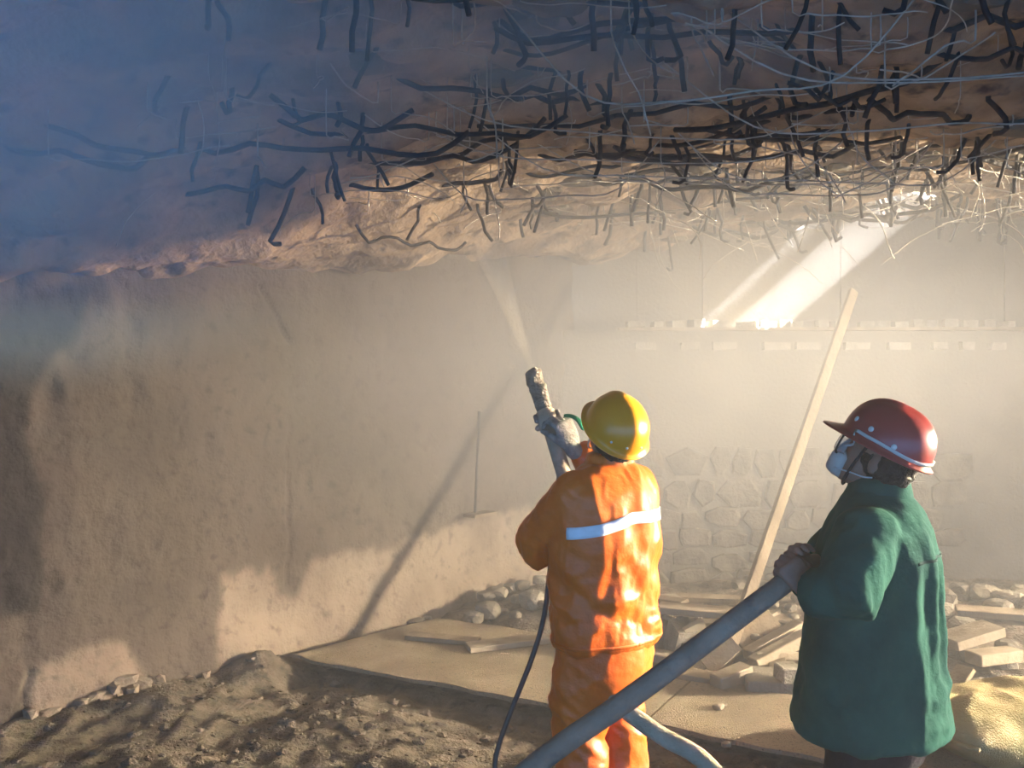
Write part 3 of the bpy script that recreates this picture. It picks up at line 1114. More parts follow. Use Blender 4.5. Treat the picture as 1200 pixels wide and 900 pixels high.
def rot_frame(Fv, tilt):
    """head frame for a heading Fv (horizontal) tipped back by tilt"""
    Fv = V(Fv).normalized()
    Z = V((0, 0, 1))
    r = Fv.cross(Z).normalized()
    f = Fv * math.cos(tilt) + Z * math.sin(tilt)
    u = Z * math.cos(tilt) - Fv * math.sin(tilt)
    return r, f, u


def strip_on(bvh, rays, off, mat_, name, parent, base):
    """cloth strip laid on a surface: rays[i][j] = (origin, direction)"""
    bm = bmesh.new()
    rows = []
    for row in rays:
        out = []
        for o_, d_ in row:
            h = bvh.ray_cast(V(o_), V(d_))
            out.append(bm.verts.new(h[0] - V(d_).normalized() * off) if h[0] is not None else None)
        rows.append(out)
    for a_, b_ in zip(rows[:-1], rows[1:]):
        for k in range(len(a_) - 1):
            q = (a_[k], a_[k + 1], b_[k + 1], b_[k])
            if all(v is not None for v in q):
                bm.faces.new(q)
    o = obj(name, bm, mat_, parent, base)
    so = o.modifiers.new('thick', 'SOLIDIFY')
    so.thickness = .003
    so.offset = 0
    return o


# ------------------------------------------------------------------ worker in orange
OF = V((-math.sin(math.radians(40)), math.cos(math.radians(40)), 0))
OR = V((OF.y, -OF.x, 0))
OB = V((0.365, 3.67, 0.0))
Z1 = V((0, 0, 1))
wo = thing('person', 'worker in orange rain suit and yellow helmet aiming a spray nozzle', 'person', OB)
C = lambda z_, r_=0, f_=0: OB + OR * r_ + OF * f_ + Z1 * z_
o_lsh, o_rsh = C(1.30, -.185, .0), C(1.30, .185, .0)
o_lel, o_rel = W(634, 634, 3.74), V((.45, 4.05, 1.22))
o_lha, o_rha = W(668, 592, 3.93), W(671, 512, 4.05)
o_lhip, o_rhip = C(.80, -.10), C(.80, .10)
o_lkn, o_rkn = C(.45, -.115, .03), C(.45, .115, .05)
o_lft, o_rft = C(.10, -.125, -.02), C(.10, .125, .01)
hr, hf, hu = rot_frame(V((-math.sin(.44), math.cos(.44), 0)), math.radians(40))
OH0 = V((.402, 3.61, 1.545))
OHC = OH0 - hu * .035
neck_b = C(1.36, 0, -.01)

# body
bm = bmesh.new()
head(bm, OHC, hr, hf, hu)
tube(bm, [neck_b - Z1 * .05, neck_b, OHC - hu * .07 - hf * .02], [.065, .060, .058], 14, round_ends=True)
loft(bm, [(C(.72), OR * .15, OF * .11), (C(.95), OR * .15, OF * .11), (C(1.15), OR * .17, OF * .12), (C(1.30), OR * .16, OF * .09), (C(1.37), OR * .07, OF * .06)], 20)
for sh, el, ha in ((o_lsh, o_lel, o_lha), (o_rsh, o_rel, o_rha)):
    tube(bm, [sh, sh.lerp(el, .5), el, el.lerp(ha, .4), el.lerp(ha, .72)], [.055, .048, .042, .034, .026], 12, round_ends=True)
for hp, kn, ft in ((o_lhip, o_lkn, o_lft), (o_rhip, o_rkn, o_rft)):
    tube(bm, [hp, hp.lerp(kn, .5), kn, kn.lerp(ft, .4), ft], [.085, .072, .055, .055, .04], 12, round_ends=True)
me = remesh(bm, .008, 3)
mesh_obj('body', me, M['skin'], wo, OB)


def fold_disp(amp, seed, freq, center, band=None):
    fq = np.array(freq)

    def f(co, no):
        p = (co - np.array(center[:])) * fq
        w = p + .35 * np.stack([fbm(p * .7, 2, seed + 5), fbm(p * .7 + 9, 2, seed + 6), fbm(p * .7 + 17, 2, seed + 7)], 1)
        return amp * ridged(w, 3, seed) * .6 + amp * .6 * fbm(w * .6, 2, seed + 9)
    return f


# jacket
bm = bmesh.new()
loft(bm, [(C(.700, 0, .01), OR * .205, OF * .150), (C(.715, 0, .01), OR * .238, OF * .178), (C(.74, 0, .01), OR * .240, OF * .180), (C(.85, 0, .01), OR * .232, OF * .176), (C(.98, 0, .01), OR * .236, OF * .178),
          (C(1.10, 0, .0), OR * .240, OF * .180), (C(1.22, 0, -.01), OR * .240, OF * .172), (C(1.305, 0, -.012), OR * .232, OF * .150),
          (C(1.36, 0, -.012), OR * .192, OF * .122), (C(1.398, .005, -.015), OR * .118, OF * .095)], 36)
loft(bm, [(C(1.36, .0, -.01), OR * .098, OF * .090), (C(1.42, .004, -.02), OR * .084, OF * .080), (C(1.445, .006, -.02), OR * .086, OF * .082)], 24)   # collar
tube(bm, [o_lsh + OR * .03, o_lsh.lerp(o_lel, .45), o_lel + V((-.005, 0, -.01)), o_lel.lerp(o_lha, .45), o_lel.lerp(o_lha, .86)],
     [.090, .092, .094, .080, .066], 18, round_ends=True)
tube(bm, [o_rsh - OR * .03, o_rsh.lerp(o_rel, .5), o_rel, o_rel.lerp(o_rha, .4), o_rel.lerp(o_rha, .70)], [.090, .085, .080, .066, .056], 18, round_ends=True)
fd = fold_disp(.017, 201, (6.5, 6.5, 4.0), OB)
fd2 = fold_disp(.010, 231, (9, 9, 14), OB)


def jd(co, no):
    k = np.exp(-((co[:, 2] - .80) / .16) ** 2) + 1.1 * np.exp(-((co - np.array(o_lel[:])) ** 2).sum(1) / .14 ** 2) + .15
    # soft diagonal drapes from the shoulder blades to the hem
    t = co[:, 2] * 1.0 + (co[:, 0] - OB.x) * .9
    return fd(co, no) + fd2(co, no) * np.clip(k, 0, 1.2) + .006 * np.sin(t * 34 + 3 * fbm(co * 4, 2, 77)) * np.exp(-((co[:, 2] - .95) / .17) ** 2)


jk = remesh(bm, .009, 6, jd)
jbvh = bvh_of(jk)
jacket = mesh_obj('jacket', jk, M['orange'], wo, OB)
# reflective band across the back
rays = []
for k in range(60):
    ang = math.radians(-84 + 168 * k / 59)           # 0 = straight behind
    dir_ = (-OF * math.cos(ang) + OR * math.sin(ang))
    zc_ = 1.205 + .012 * math.cos(ang * 1.2) - (.055 * max(0, -math.sin(ang) - .25))
    rays.append([(C(zc_ + dz, 0, -.01) + dir_ * .6, -dir_) for dz in (-.022, -.011, 0, .011, .022)])
band = strip_on(jbvh, rays, .004, M['tape'], 'reflective_band', jacket, OB)
band.parent = jacket
band['label'] = 'white reflective band across the back'
# hem seam
rays = []
for k in range(80):
    ang = 2 * math.pi * k / 79
    dir_ = (-OF * math.cos(ang) + OR * math.sin(ang))
    rays.append([(C(.735 + dz, 0, .01) + dir_ * .6, -dir_) for dz in (-.006, .006)])
strip_on(jbvh, rays, .003, M['orange'], 'hem', jacket, OB)

# trousers
bm = bmesh.new()
loft(bm, [(C(.88), OR * .19, OF * .145), (C(.78), OR * .205, OF * .158), (C(.66), OR * .215, OF * .160), (C(.58), OR * .205, OF * .15), (C(.53), OR * .17, OF * .12)], 30)
for hp, kn, ft, sg in ((o_lhip, o_lkn, o_lft, -1), (o_rhip, o_rkn, o_rft, 1)):
    tube(bm, [hp - Z1 * .12, hp.lerp(kn, .55), kn, kn.lerp(ft, .35), kn.lerp(ft, .7), ft + Z1 * .02], [.108, .108, .098, .094, .098, .092], 20, round_ends=True)
fd3 = fold_disp(.010, 301, (8, 8, 9), OB)


def td(co, no):
    k = np.exp(-((co[:, 2] - .45) / .17) ** 2)
    q = co * np.array((6, 6, 20.0))
    q[:, 2] += (co[:, 0] - OB.x) * 14
    return fd3(co, no) + .010 * k * ridged(q, 2, 311)


tr = remesh(bm, .0105, 4, td)
mesh_obj('trousers', tr, M['orange'], wo, OB)
for ft in (o_lft, o_rft):
    bm = bmesh.new()
    b0 = V((ft.x, ft.y, 0))
    loft(bm, [(b0 + OF * -.09 + Z1 * .05, OR * .03, Z1 * .04), (b0 + OF * -.07 + Z1 * .055, OR * .042, Z1 * .055), (b0 + OF * .03 + Z1 * .055, OR * .045, Z1 * .055),
              (b0 + OF * .12 + Z1 * .04, OR * .05, Z1 * .04), (b0 + OF * .18 + Z1 * .03, OR * .036, Z1 * .028), (b0 + OF * .195 + Z1 * .026, OR * .015, Z1 * .014)], 16)
    tube(bm, [b0 + Z1 * .05, b0 + Z1 * .16, b0 + Z1 * .22], [.05, .05, .052], 14)
    mesh_obj('boot', remesh(bm, .007, 2), M['rubberdark'], wo, OB)
# helmet, hair
hel = helmet('helmet', OH0, hr, hf, hu, M['yellow'], wo, OB, 'glossy yellow helmet tipped back', brim=.03)
bm = bmesh.new()
P_ = lambda a, b, c: OHC + hr * a + hf * b + hu * c
ellipsoid(bm, P_(0, -.022, -.012), hr * .086, hf * .098, hu * .062)
hm = remesh(bm, .006, 2, lambda co, no: .004 * fbm(co * 90, 2, 5))
mesh_obj('hair', hm, M['hair'], wo, OB)
bm = bmesh.new()
for sg in (-1, 1):
    tube(bm, catmull([P_(sg * .092, .02, .02), P_(sg * .072, .035, -.05), P_(sg * .048, .05, -.108), P_(0, .062, -.131)], 5), .004, 6)
obj('chin_strap', bm, M['strap'], wo, OB)
for a in (-.35, -.12, .12):
    dd_ = (-hf * math.cos(a * 2.2) + hr * math.sin(a * 2.2))
    bm = bmesh.new()
    ellipsoid(bm, OH0 + hr * .119 * math.sin(a * 2.2) - hf * .143 * math.cos(a * 2.2) + hu * .03, dd_ * .004, hu.cross(dd_) * .005, hu * .005, 8, 6)
    obj('rivet', bm, M['white'], hel, OB)
# gloves with fingers
NZ_TIP, NZ_LOW = W(625, 437, 4.32), W(663, 562, 3.97)
nz_ax = (NZ_TIP - NZ_LOW).normalized()
bm = bmesh.new()
hand(bm, o_rha - V((-.006, 0, .050)), V((-.38, .15, .9)), V((-.55, .8, -.1)), V((-.8, -.5, 0)), (.7, .9, .6), 1.28, (.35, .75, .4))
tube(bm, [o_rel.lerp(o_rha, .62), o_rha - V((0.006, 0, .05))], [.046, .036], 12, round_ends=True)
gl = mesh_obj('glove', remesh(bm, .0045, 2), M['glove'], wo, OB)
gl['label'] = 'dusty grey work glove'
bm = bmesh.new()
lw = o_lha - V((.05, .05, .035))
hand(bm, lw, V((.45, .55, .4)), V((-.1, .5, -.7)), V((-.5, -.1, .8)), (.9, .9, .6), 1.12)
tube(bm, [o_lel.lerp(o_lha, .8), lw], [.05, .036], 12, round_ends=True)
mesh_obj('glove', remesh(bm, .0045, 2), M['glove'], wo, OB)

# ------------------------------------------------------------------ spray nozzle and its hose
nozzle = thing('spray_nozzle', 'dusty grey spray nozzle on the hose held by the orange worker', 'nozzle', NZ_LOW)
tp = lambda t: NZ_LOW.lerp(NZ_TIP, t)
bm = bmesh.new()
tube(bm, [tp(-.02), tp(.3), tp(.46)], .033, 16)
obj('barrel', bm, M['hosepale'], nozzle, NZ_LOW)
bm = bmesh.new()
tube(bm, [tp(.46), tp(.47), tp(.53), tp(.60), tp(.61)], [.034, .046, .047, .046, .034], 18)
side = nz_ax.cross(V((0, 1, 0))).normalized()
for a in (0, 2.1, 4.2):
    q = tp(.49 + .03 * (a > 0)) + (Matrix.Rotation(a, 3, nz_ax) @ side) * .05
    ellipsoid(bm, q, nz_ax * .014, (q - tp(.5)).normalized() * .016, nz_ax.cross((q - tp(.5)).normalized()) * .014, 8, 6)
obj('coupling', bm, M['hosepale'], nozzle, NZ_LOW)
for a in (.4, 2.9):
    bm = bmesh.new()
    q = tp(.55) + (Matrix.Rotation(a, 3, nz_ax) @ side) * .052
    tube(bm, [q - nz_ax * .012, q + nz_ax * .014], .011, 8, round_ends=True)
    obj('bolt', bm, M['steel'], nozzle, NZ_LOW)
bm = bmesh.new()
tube(bm, [tp(.60), tp(.70), tp(.82), tp(.93), tp(.995)], [.034, .037, .041, .042, .036], 20)
tipm = remesh(bm, .006, 1, lambda co, no: .006 * np.clip(fbm(co * 28, 3, 3), -.3, 1) + .014 * sstep(.80, .95, ((co - np.array(NZ_LOW[:])) @ np.array(nz_ax[:])) / (NZ_TIP - NZ_LOW).length) * fbm(co * 22, 2, 8))
tipo = mesh_obj('nozzle_tip', tipm, M['crust'], nozzle, NZ_LOW)
tipo['label'] = 'tip caked with cement'
# side valve with green lever under the glove
va = tp(.50) + V((.05, -.01, -.005))
bm = bmesh.new()
tube(bm, [tp(.50), va, va + V((.03, 0, -.01))], .016, 10, round_ends=True)
tube(bm, [va + V((.03, 0, -.03)), va + V((.03, 0, .03))], .019, 10, round_ends=True)
valve = obj('valve', bm, M['steel'], nozzle, NZ_LOW)
bm = bmesh.new()
tube(bm, catmull([W(664, 487, 4.03), W(671, 488, 4.00), W(678, 493, 3.98), W(683, 501, 3.97)], 4), [.014] * 13, 8, round_ends=True, flat=.6)
lv = obj('lever', bm, M['lever'], valve, NZ_LOW)
lv['label'] = 'green valve lever'

hose1 = catmull([tp(-.02), tp(-.02) - nz_ax * .22, V((.34, 3.93, .92)), V((.352, 3.90, .72)), V((.372, 3.70, .545)), W(727, 826, 3.50), W(775, 862, 3.40), W(830, 897, 3.30),
                 V((.86, 3.12, .17)), V((.93, 2.8, .04)), V((.8, 2.3, .035)), V((.3, 1.6, .035))], 8)
bm = bmesh.new()
tube(bm, hose1, .032, 16)
tag(obj('spray_hose', bm, M['hosepale'], None), 'thick dusty pale hose coming out between the orange worker\'s legs', 'hose')

# thin supply hose
bm = bmesh.new()
thin = catmull([va + V((.03, 0, -.03)), W(655, 560, 4.0), W(648, 640, 3.80), W(644, 672, 3.72), W(637, 725, 3.70), W(622, 775, 3.68), W(600, 830, 3.66), W(585, 872, 3.64), W(580, 900, 3.62),
                V((-.05, 3.6, .12)), V((-.02, 3.45, .0)), V((.2, 3.1, .0)), V((.1, 2.2, .0))], 7)
tube(bm, thin, .0105, 10)
tag(obj('thin_hose', bm, M['cable'], None), 'thin dark hose hanging from the orange worker\'s elbow to the ground', 'hose')

# ------------------------------------------------------------------ worker in green
GF = V((-math.sin(math.radians(57)), math.cos(math.radians(57)), 0))
GR = V((GF.y, -GF.x, 0))
GB = V((1.135, 2.95, 0.0))
wg = thing('person', 'worker in green jacket and red helmet holding a grey hose', 'person', GB)
C2 = lambda z_, r_=0, f_=0: GB + GR * r_ + GF * f_ + Z1 * z_
g_lsh, g_rsh = C2(1.27, -.19, -.01), C2(1.27, .19, .0)
g_lel, g_rel = W(992, 700, 2.64), V((1.02, 3.22, 1.06))
HOSE_N = W(620, 902, 2.58)
HOSE_H = W(926, 678, 2.80)
hax = (HOSE_H - HOSE_N).normalized()
gl_grip = HOSE_H + hax * .005
gr_grip = HOSE_H + hax * .075
# left hand palm on the camera side, right hand on the far side
nL = V((.25, 1, -.1)); nL = (nL - hax * nL.dot(hax)).normalized()
dL = hax.cross(nL); dL = dL if dL.z > 0 else -dL
wl = gl_grip - nL * .047 - dL * .055
nR = -nL
wr = gr_grip - nR * .047 - dL * .050
ghr, ghf, ghu = rot_frame(GF, math.radians(27))
GH0 = V((1.158, 2.905, 1.535))
GHC = GH0 - ghu * .038
gneck = C2(1.37, 0, .0)
bm = bmesh.new()
head(bm, GHC, ghr, ghf, ghu)
tube(bm, [gneck - Z1 * .06, gneck, GHC - ghu * .075 - ghf * .02], [.068, .062, .060], 14, round_ends=True)
loft(bm, [(C2(.70), GR * .15, GF * .12), (C2(.95), GR * .16, GF * .125), (C2(1.15), GR * .18, GF * .13), (C2(1.30), GR * .16, GF * .09), (C2(1.37), GR * .07, GF * .06)], 20)
for sh, el, ha in ((g_lsh, g_lel, wl), (g_rsh, g_rel, wr)):
    tube(bm, [sh, sh.lerp(el, .5), el, el.lerp(ha, .5), ha], [.055, .048, .042, .037, .027], 12, round_ends=True)
hand(bm, wl, dL, nL, hax, (.95, .95, .7), 1.02, (.5, .7, .4))
hand(bm, wr, dL, nR, -hax, (.95, .95, .7), 1.02, (.5, .7, .4))
g_lhip, g_rhip = C2(.80, -.10), C2(.80, .10)
g_lkn, g_rkn = C2(.45, -.11, .03), C2(.45, .11, .04)
g_lft, g_rft = C2(.10, -.12, -.03), C2(.10, .12, .02)
for hp, kn, ft in ((g_lhip, g_lkn, g_lft), (g_rhip, g_rkn, g_rft)):
    tube(bm, [hp, hp.lerp(kn, .5), kn, kn.lerp(ft, .4), ft], [.085, .072, .055, .055, .04], 12, round_ends=True)
mesh_obj('body', remesh(bm, .005, 2), M['skin'], wg, GB)

# jacket
bm = bmesh.new()
loft(bm, [(C2(.645, 0, .012), GR * .235, GF * .205), (C2(.652, 0, .012), GR * .258, GF * .232), (C2(.68, 0, .012), GR * .254, GF * .226), (C2(.78, 0, .008), GR * .245, GF * .212), (C2(.92, 0, .002), GR * .240, GF * .198),
          (C2(1.06, 0, -.002), GR * .242, GF * .190), (C2(1.18, 0, -.012), GR * .242, GF * .182), (C2(1.265, 0, -.018), GR * .225, GF * .158),
          (C2(1.325, 0, -.015), GR * .175, GF * .125), (C2(1.375, 0, -.008), GR * .105, GF * .092)], 40)
loft(bm, [(C2(1.35, 0, -.005), GR * .100, GF * .095), (C2(1.405, 0, -.012), GR * .080, GF * .082), (C2(1.428, 0, -.016), GR * .079, GF * .082)], 24)
cuff = wl + (wl - g_lel).normalized() * -.012
tube(bm, [g_lsh + GR * .03, g_lsh.lerp(g_lel, .5), g_lel, g_lel.lerp(cuff, .5), cuff], [.098, .098, .092, .078, .070], 20, round_ends=False)
ellipsoid(bm, g_lsh + V((0, 0, .0)), GR * .09, GF * .10, Z1 * .095)
tube(bm, [g_rsh - GR * .03, g_rsh.lerp(g_rel, .5), g_rel, g_rel.lerp(wr, .5), g_rel.lerp(wr, .9)], [.095, .092, .085, .070, .062], 20, round_ends=True)
fg = fold_disp(.012, 401, (7, 7, 3.4), GB)
fg2 = fold_disp(.010, 431, (8, 8, 11), GB)


def gd(co, no):
    rel = co - np.array(GB[:])
    back = np.clip(-(rel @ np.array(GF[:])) / .2, 0, 1)
    lat_ = rel @ np.array(GR[:])
    vert = np.sin(lat_ * 75 + 2.5 * fbm(co * np.array((3, 3, 2.0)), 2, 7) + rel[:, 2] * 6)
    k = np.exp(-((rel[:, 2] - 1.05) / .20) ** 2) * back
    k2 = np.exp(-((rel[:, 2] - .78) / .14) ** 2)
    return fg(co, no) +  .010 * vert * k + fg2(co, no) * (k2 * .9 + .25)


gj = remesh(bm, .009, 5, gd)
gbvh = bvh_of(gj)
gjack = mesh_obj('jacket', gj, M['green'], wg, GB)
# yoke seam across the back
rays = []
for k in range(50):
    ang = math.radians(-46 + 92 * k / 49)
    dir_ = (-GF * math.cos(ang) + GR * math.sin(ang))
    zc_ = 1.205 - .02 * (1 - math.cos(ang))
    rays.append([(C2(zc_ + dz, 0, -.01) + dir_ * .6, -dir_) for dz in (-.004, .004)])
strip_on(gbvh, rays, .002, M['darkgreen'], 'yoke_seam', gjack, GB)
# collar fold
bm = bmesh.new()
loft(bm, [(C2(1.375, 0, -.02), GR * .100, GF * .098), (C2(1.412, 0, -.018), GR * .091, GF * .093), (C2(1.434, 0, -.020), GR * .086, GF * .089), (C2(1.428, 0, -.02), GR * .078, GF * .080)], 28, cap=False)
obj('collar', bm, M['green'], gjack, GB)
# trousers and boots
bm = bmesh.new()
loft(bm, [(C2(.90), GR * .19, GF * .15), (C2(.76), GR * .205, GF * .172), (C2(.64), GR * .205, GF * .168), (C2(.56), GR * .18, GF * .14)], 30)
for hp, kn, ft in ((g_lhip, g_lkn, g_lft), (g_rhip, g_rkn, g_rft)):
    tube(bm, [hp - Z1 * .12, hp.lerp(kn, .55), kn, kn.lerp(ft, .5), ft], [.108, .104, .09, .085, .088], 20, round_ends=True)
mesh_obj('trousers', remesh(bm, .0105, 4, fold_disp(.008, 501, (8, 8, 7), GB)), M['black'], wg, GB)
for ft in (g_lft, g_rft):
    bm = bmesh.new()
    b0 = V((ft.x, ft.y, 0))
    loft(bm, [(b0 + GF * -.09 + Z1 * .05, GR * .03, Z1 * .04), (b0 + GF * -.07 + Z1 * .055, GR * .042, Z1 * .055), (b0 + GF * .03 + Z1 * .055, GR * .045, Z1 * .055),
              (b0 + GF * .12 + Z1 * .04, GR * .05, Z1 * .04), (b0 + GF * .18 + Z1 * .03, GR * .036, Z1 * .028), (b0 + GF * .195 + Z1 * .026, GR * .015, Z1 * .014)], 16)
    mesh_obj('boot', remesh(bm, .007, 2), M['rubberdark'], wg, GB)
# helmet with rivets
gh = helmet('helmet', GH0, ghr, ghf, ghu, M['red'], wg, GB, 'dark red helmet with white rivets', .116, .140, .132)
Q = lambda a, b, c: GHC + ghr * a + ghf * b + ghu * c
bm = bmesh.new()
ellipsoid(bm, Q(0, -.024, -.018), ghr * .084, ghf * .096, ghu * .070)
mesh_obj('hair', remesh(bm, .006, 2, lambda co, no: .005 * fbm(co * 80, 2, 15)), M['hair'], wg, GB)


def on_helmet(ang, up, off=.002):
    """point on the helmet shell; ang from the front towards his left"""
    sl = (up / .132) ** (1 / .95)
    cl = math.cos(math.asin(min(1, sl))) ** .82
    return GH0 + ghf * (.140 * cl + off) * math.cos(ang) - ghr * (.116 * cl + off) * math.sin(ang) + ghu * up


for ang, up in ((.75, .042), (1.25, .038), (1.85, .022)):
    p = on_helmet(ang, up)
    nn_ = (p - (GH0 + ghu * up * .4)).normalized()
    tt = nn_.cross(ghu).normalized()
    bm = bmesh.new()
    ellipsoid(bm, p, nn_ * .004, tt * .009, tt.cross(nn_) * .009, 10, 6)
    obj('rivet', bm, M['white'], gh, GB)
# goggles: lens cup, frame, elastic strap round the helmet
gog = bpy.data.objects.new('goggles', None)
COL.objects.link(gog)
gog.parent = wg
gog['label'] = 'clear goggles with pale elastic strap'
bm = bmesh.new()
for sg in (-1, 1):
    pass
outer_r = [(Q(0, .086, -.012), ghr * .074, ghu * .034), (Q(0, .112, -.014), ghr * .072, ghu * .034), (Q(0, .124, -.016), ghr * .064, ghu * .029)]
loft(bm, outer_r, 24, power=3.2, cap=False)
bm.faces.new([v for v in bm.verts][-24:])
obj('lens', bm, M['lens'], gog, GB)
bm = bmesh.new()
fr_pts = []
for k in range(24):
    a = 2 * math.pi * k / 24
    ca, sa = math.cos(a), math.sin(a)
    fr_pts.append(Q(0, .113, -.014) + ghr * .073 * math.copysign(abs(ca) ** .62, ca) + ghu * .037 * math.copysign(abs(sa) ** .62, sa))
tube(bm, fr_pts + [fr_pts[0]], .0035, 6)
obj('frame', bm, M['rubberdark'], gog, GB)
bm = bmesh.new()
lft, rgt = [Q(-.074, .098, .004)], [Q(.074, .098, .004)]
strap_pts = [Q(-.074, .100, -.012), Q(-.096, .070, .010)]
for k in range(15):
    a = .95 + (2 * math.pi - 1.9) * k / 14
    strap_pts.append(on_helmet(a, .010 + .004 * math.sin(k), .006))
strap_pts += [Q(.096, .070, .010), Q(.074, .100, -.012)]
prev = None
for i, p in enumerate(catmull(strap_pts, 3)):
    pr = [bm.verts.new(p - ghu * .005), bm.verts.new(p + ghu * .005)]
    if prev:
        bm.faces.new((prev[0], pr[0], pr[1], prev[1]))
    prev = pr
st = obj('strap', bm, M['strap'], gog, GB)
sm = st.modifiers.new('thick', 'SOLIDIFY'); sm.thickness = .003
# dust mask and its strap
bm = bmesh.new()
mc = Q(0, .096, -.078)
loft(bm, [(mc - ghf * .022, ghr * .052, ghu * .044), (mc + ghf * .002, ghr * .050, ghu * .044), (mc + ghf * .018, ghr * .042, ghu * .040), (mc + ghf * .029, ghr * .032, ghu * .035), (mc + ghf * .033, ghr * .024, ghu * .029)], 24, power=2.6)
mk = obj('dust_mask', bm, M['mask'], wg, GB)
mk['label'] = 'white moulded dust mask over nose and mouth'
bm = bmesh.new()
for sg in (-1, 1):
    tube(bm, catmull([mc + ghr * sg * .050 - ghu * .015, Q(sg * .070, .045, -.078), Q(sg * .079, .005, -.070), Q(sg * .080, -.022, -.058)], 5), .0025, 6)
obj('mask_strap', bm, M['strap'], mk, GB)
bm = bmesh.new()
for sg in (-1, 1):
    tube(bm, catmull([Q(sg * .100, .03, .03), Q(sg * .080, .045, -.05), Q(sg * .045, .055, -.115), Q(0, .058, -.135)], 5), .005, 6)
obj('chin_strap', bm, M['rubberdark'], wg, GB)

# the grey hose he holds
h2 = catmull([V((-1.2, 2.35, .03)), V((-.75, 2.45, .06)), V((-.42, 2.5, .30)), HOSE_N, HOSE_N.lerp(HOSE_H, .35) + V((0, 0, -.006)), HOSE_N.lerp(HOSE_H, .7) + V((0, 0, -.004)), HOSE_H, HOSE_H + hax * .05, HOSE_H + hax * .08 + V((.05, .10, -.02)), HOSE_H + V((.18, .24, -.03))], 10)
bm = bmesh.new()
tube(bm, h2, .031, 18)
tag(obj('grey_hose', bm, M['hose'], None), 'thick grey hose slanting up into the green worker\'s hands', 'hose')

# ------------------------------------------------------------------ work lamp outside the frame on the right
lamp = thing('flood_lamp', 'black work lamp on a tripod beyond the edge of the picture', 'lamp', (LAMP_POS.x + .08, LAMP_POS.y, 0.0))
aim = (LAMP_AIM - LAMP_POS).normalized()
lb = V(lamp.location)
bm = bmesh.new()
sx = aim.cross(Z1).normalized(); sy = sx.cross(aim).normalized()
bk_ = LAMP_POS - aim * .02
loft(bm, [(bk_ - aim * .11, sx * .10, sy * .08), (bk_ - aim * .09, sx * .13, sy * .10), (bk_, sx * .17, sy * .14)], 4, cap=True)
obj('housing', bm, M['lamp'], lamp, lb, smooth=False)
bm = bmesh.new()
tube(bm, [V((lb.x, lb.y, .7)), V((lb.x, lb.y, LAMP_POS.z - .12))], .016, 10)
obj('pole', bm, M['lamp'], lamp, lb)
for a in (0.3, 2.4, 4.5):
    bm = bmesh.new()
    tube(bm, [V((lb.x, lb.y, .85)), V((lb.x + .45 * math.cos(a), lb.y + .45 * math.sin(a), .02))], .012, 8)
    obj('leg', bm, M['lamp'], lamp, lb)
ld = bpy.data.lights.new('lamp_light', 'AREA')
ld.shape = 'RECTANGLE'
ld.size, ld.size_y = .26, .2
ld.energy = LAMP_WATTS
ld.spread = math.radians(80)
ld.color = LAMP_COLOR
lo_ = bpy.data.objects.new('lamp_light', ld)
COL.objects.link(lo_)
lo_.parent = lamp
lo_.location = LAMP_POS - lb
lo_.rotation_euler = aim.to_track_quat('-Z', 'Y').to_euler()

# ------------------------------------------------------------------ dust in the air
def box_volume(name, lo, hi, m, label):
    bm = bmesh.new()
    hexa(bm, [(lo[0], lo[1], lo[2]), (hi[0], lo[1], lo[2]), (hi[0], hi[1], lo[2]), (lo[0], hi[1], lo[2]),
              (lo[0], lo[1], hi[2]), (hi[0], lo[1], hi[2]), (hi[0], hi[1], hi[2]), (lo[0], hi[1], hi[2])])
    return tag(obj(name, bm, m, smooth=False), label, 'dust', kind='stuff')


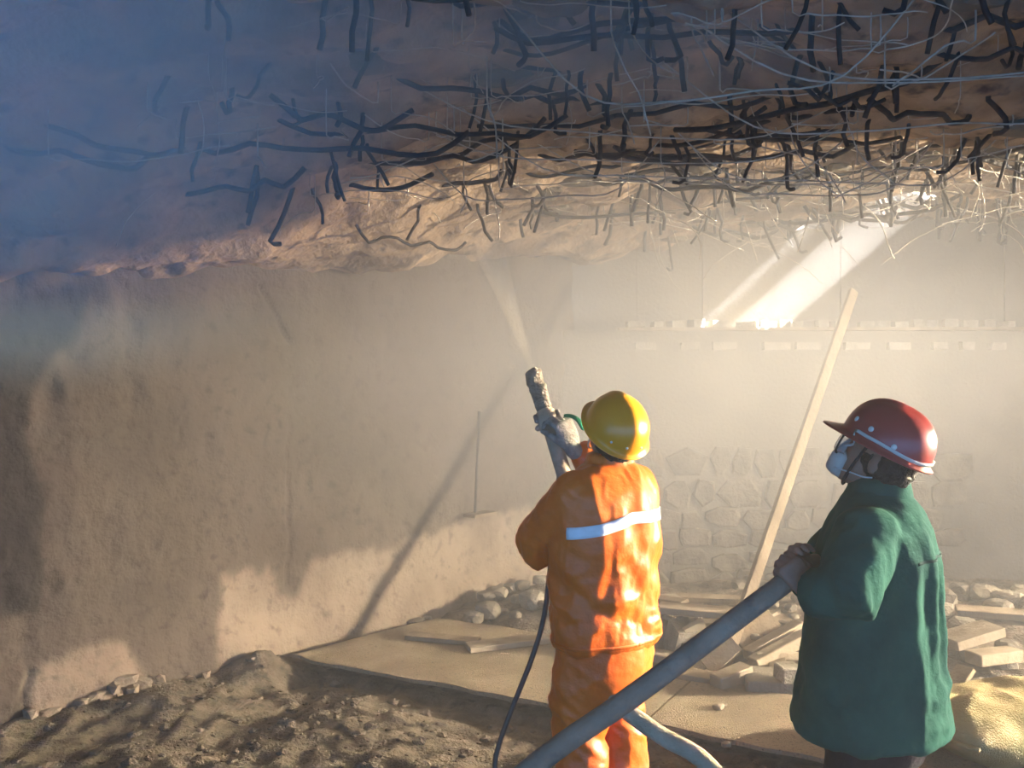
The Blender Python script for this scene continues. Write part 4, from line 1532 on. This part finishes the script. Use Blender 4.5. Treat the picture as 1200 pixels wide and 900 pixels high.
box_volume('dust_haze', (-6.2, -1.2, -0.4), (10.98, 8.45, 3.25), volume_mat('haze', HAZE_COLOR, HAZE_DENSITY, 0.25), 'thin dust haze hanging in the whole vault')
box_volume('dust_haze', (-5.5, 4.0, -0.4), (5.6, 8.44, 3.24), volume_mat('cloud', HAZE_COLOR, BACK_DENSITY, 0.25), 'denser dust haze filling the far end of the vault')
# rolling clouds of dust, thickest at the heart
def cloud(name, loc, scale, color, density, g, core, label):
    bm = bmesh.new()
    bmesh.ops.create_icosphere(bm, subdivisions=3, radius=1.0)
    m = volume_mat(name, color, 0.0, g)
    m.cycles.homogeneous_volume = False
    nt = m.node_tree
    tc = nt.nodes.new('ShaderNodeTexCoord')
    ln = nt.nodes.new('ShaderNodeVectorMath'); ln.operation = 'LENGTH'
    nt.links.new(tc.outputs['Object'], ln.inputs[0])
    mr = nt.nodes.new('ShaderNodeMapRange'); mr.interpolation_type = 'SMOOTHSTEP'
    mr.inputs['From Min'].default_value = 0.98
    mr.inputs['From Max'].default_value = core
    mr.inputs['To Max'].default_value = density
    nt.links.new(ln.outputs['Value'], mr.inputs['Value'])
    nt.links.new(mr.outputs['Result'], nt.nodes['Volume Scatter'].inputs['Density'])
    o = tag(obj(name, bm, m), label, 'dust', kind='stuff')
    o.location = loc
    o.scale = scale
    return o


cloud('dust_cloud', (0.3, 6.7, 2.35), (4.4, 3.0, 2.5), HAZE_COLOR, CLOUD_DENSITY, 0.25, 0.2, 'beige dust cloud billowing around the spray at the far end')
# dust puffs near the mouth, with blue skylight put into their colour
cloud('tinted_puff', W(-20, 90, 2.3), (1.35, .75, .85), (0.40, 0.74, 1.0), 1.7, 0.1, 0.15, 'puff of dust tinted blue for skylight under the near ceiling')
cloud('tinted_puff', W(560, -10, 3.3), (2.3, .8, .55), (0.50, 0.78, 1.0), 0.95, 0.1, 0.15, 'thin veil of dust tinted blue for skylight among the near rebar')
# jet of wet mix leaving the nozzle, widening to the ceiling
jet_end = NZ_TIP + nz_ax * .80 + V((-.03, 0, 0))
bm = bmesh.new()
tube(bm, [NZ_TIP.lerp(jet_end, t) for t in (0, .15, .4, .7, 1)], [.014, .020, .034, .055, .08], 16)
tag(obj('spray_dust', bm, volume_mat('spray', (1.0, 0.80, 0.50), 2.0, 0.2)), 'narrow jet of tan spray leaving the nozzle tip', 'spray', kind='stuff')
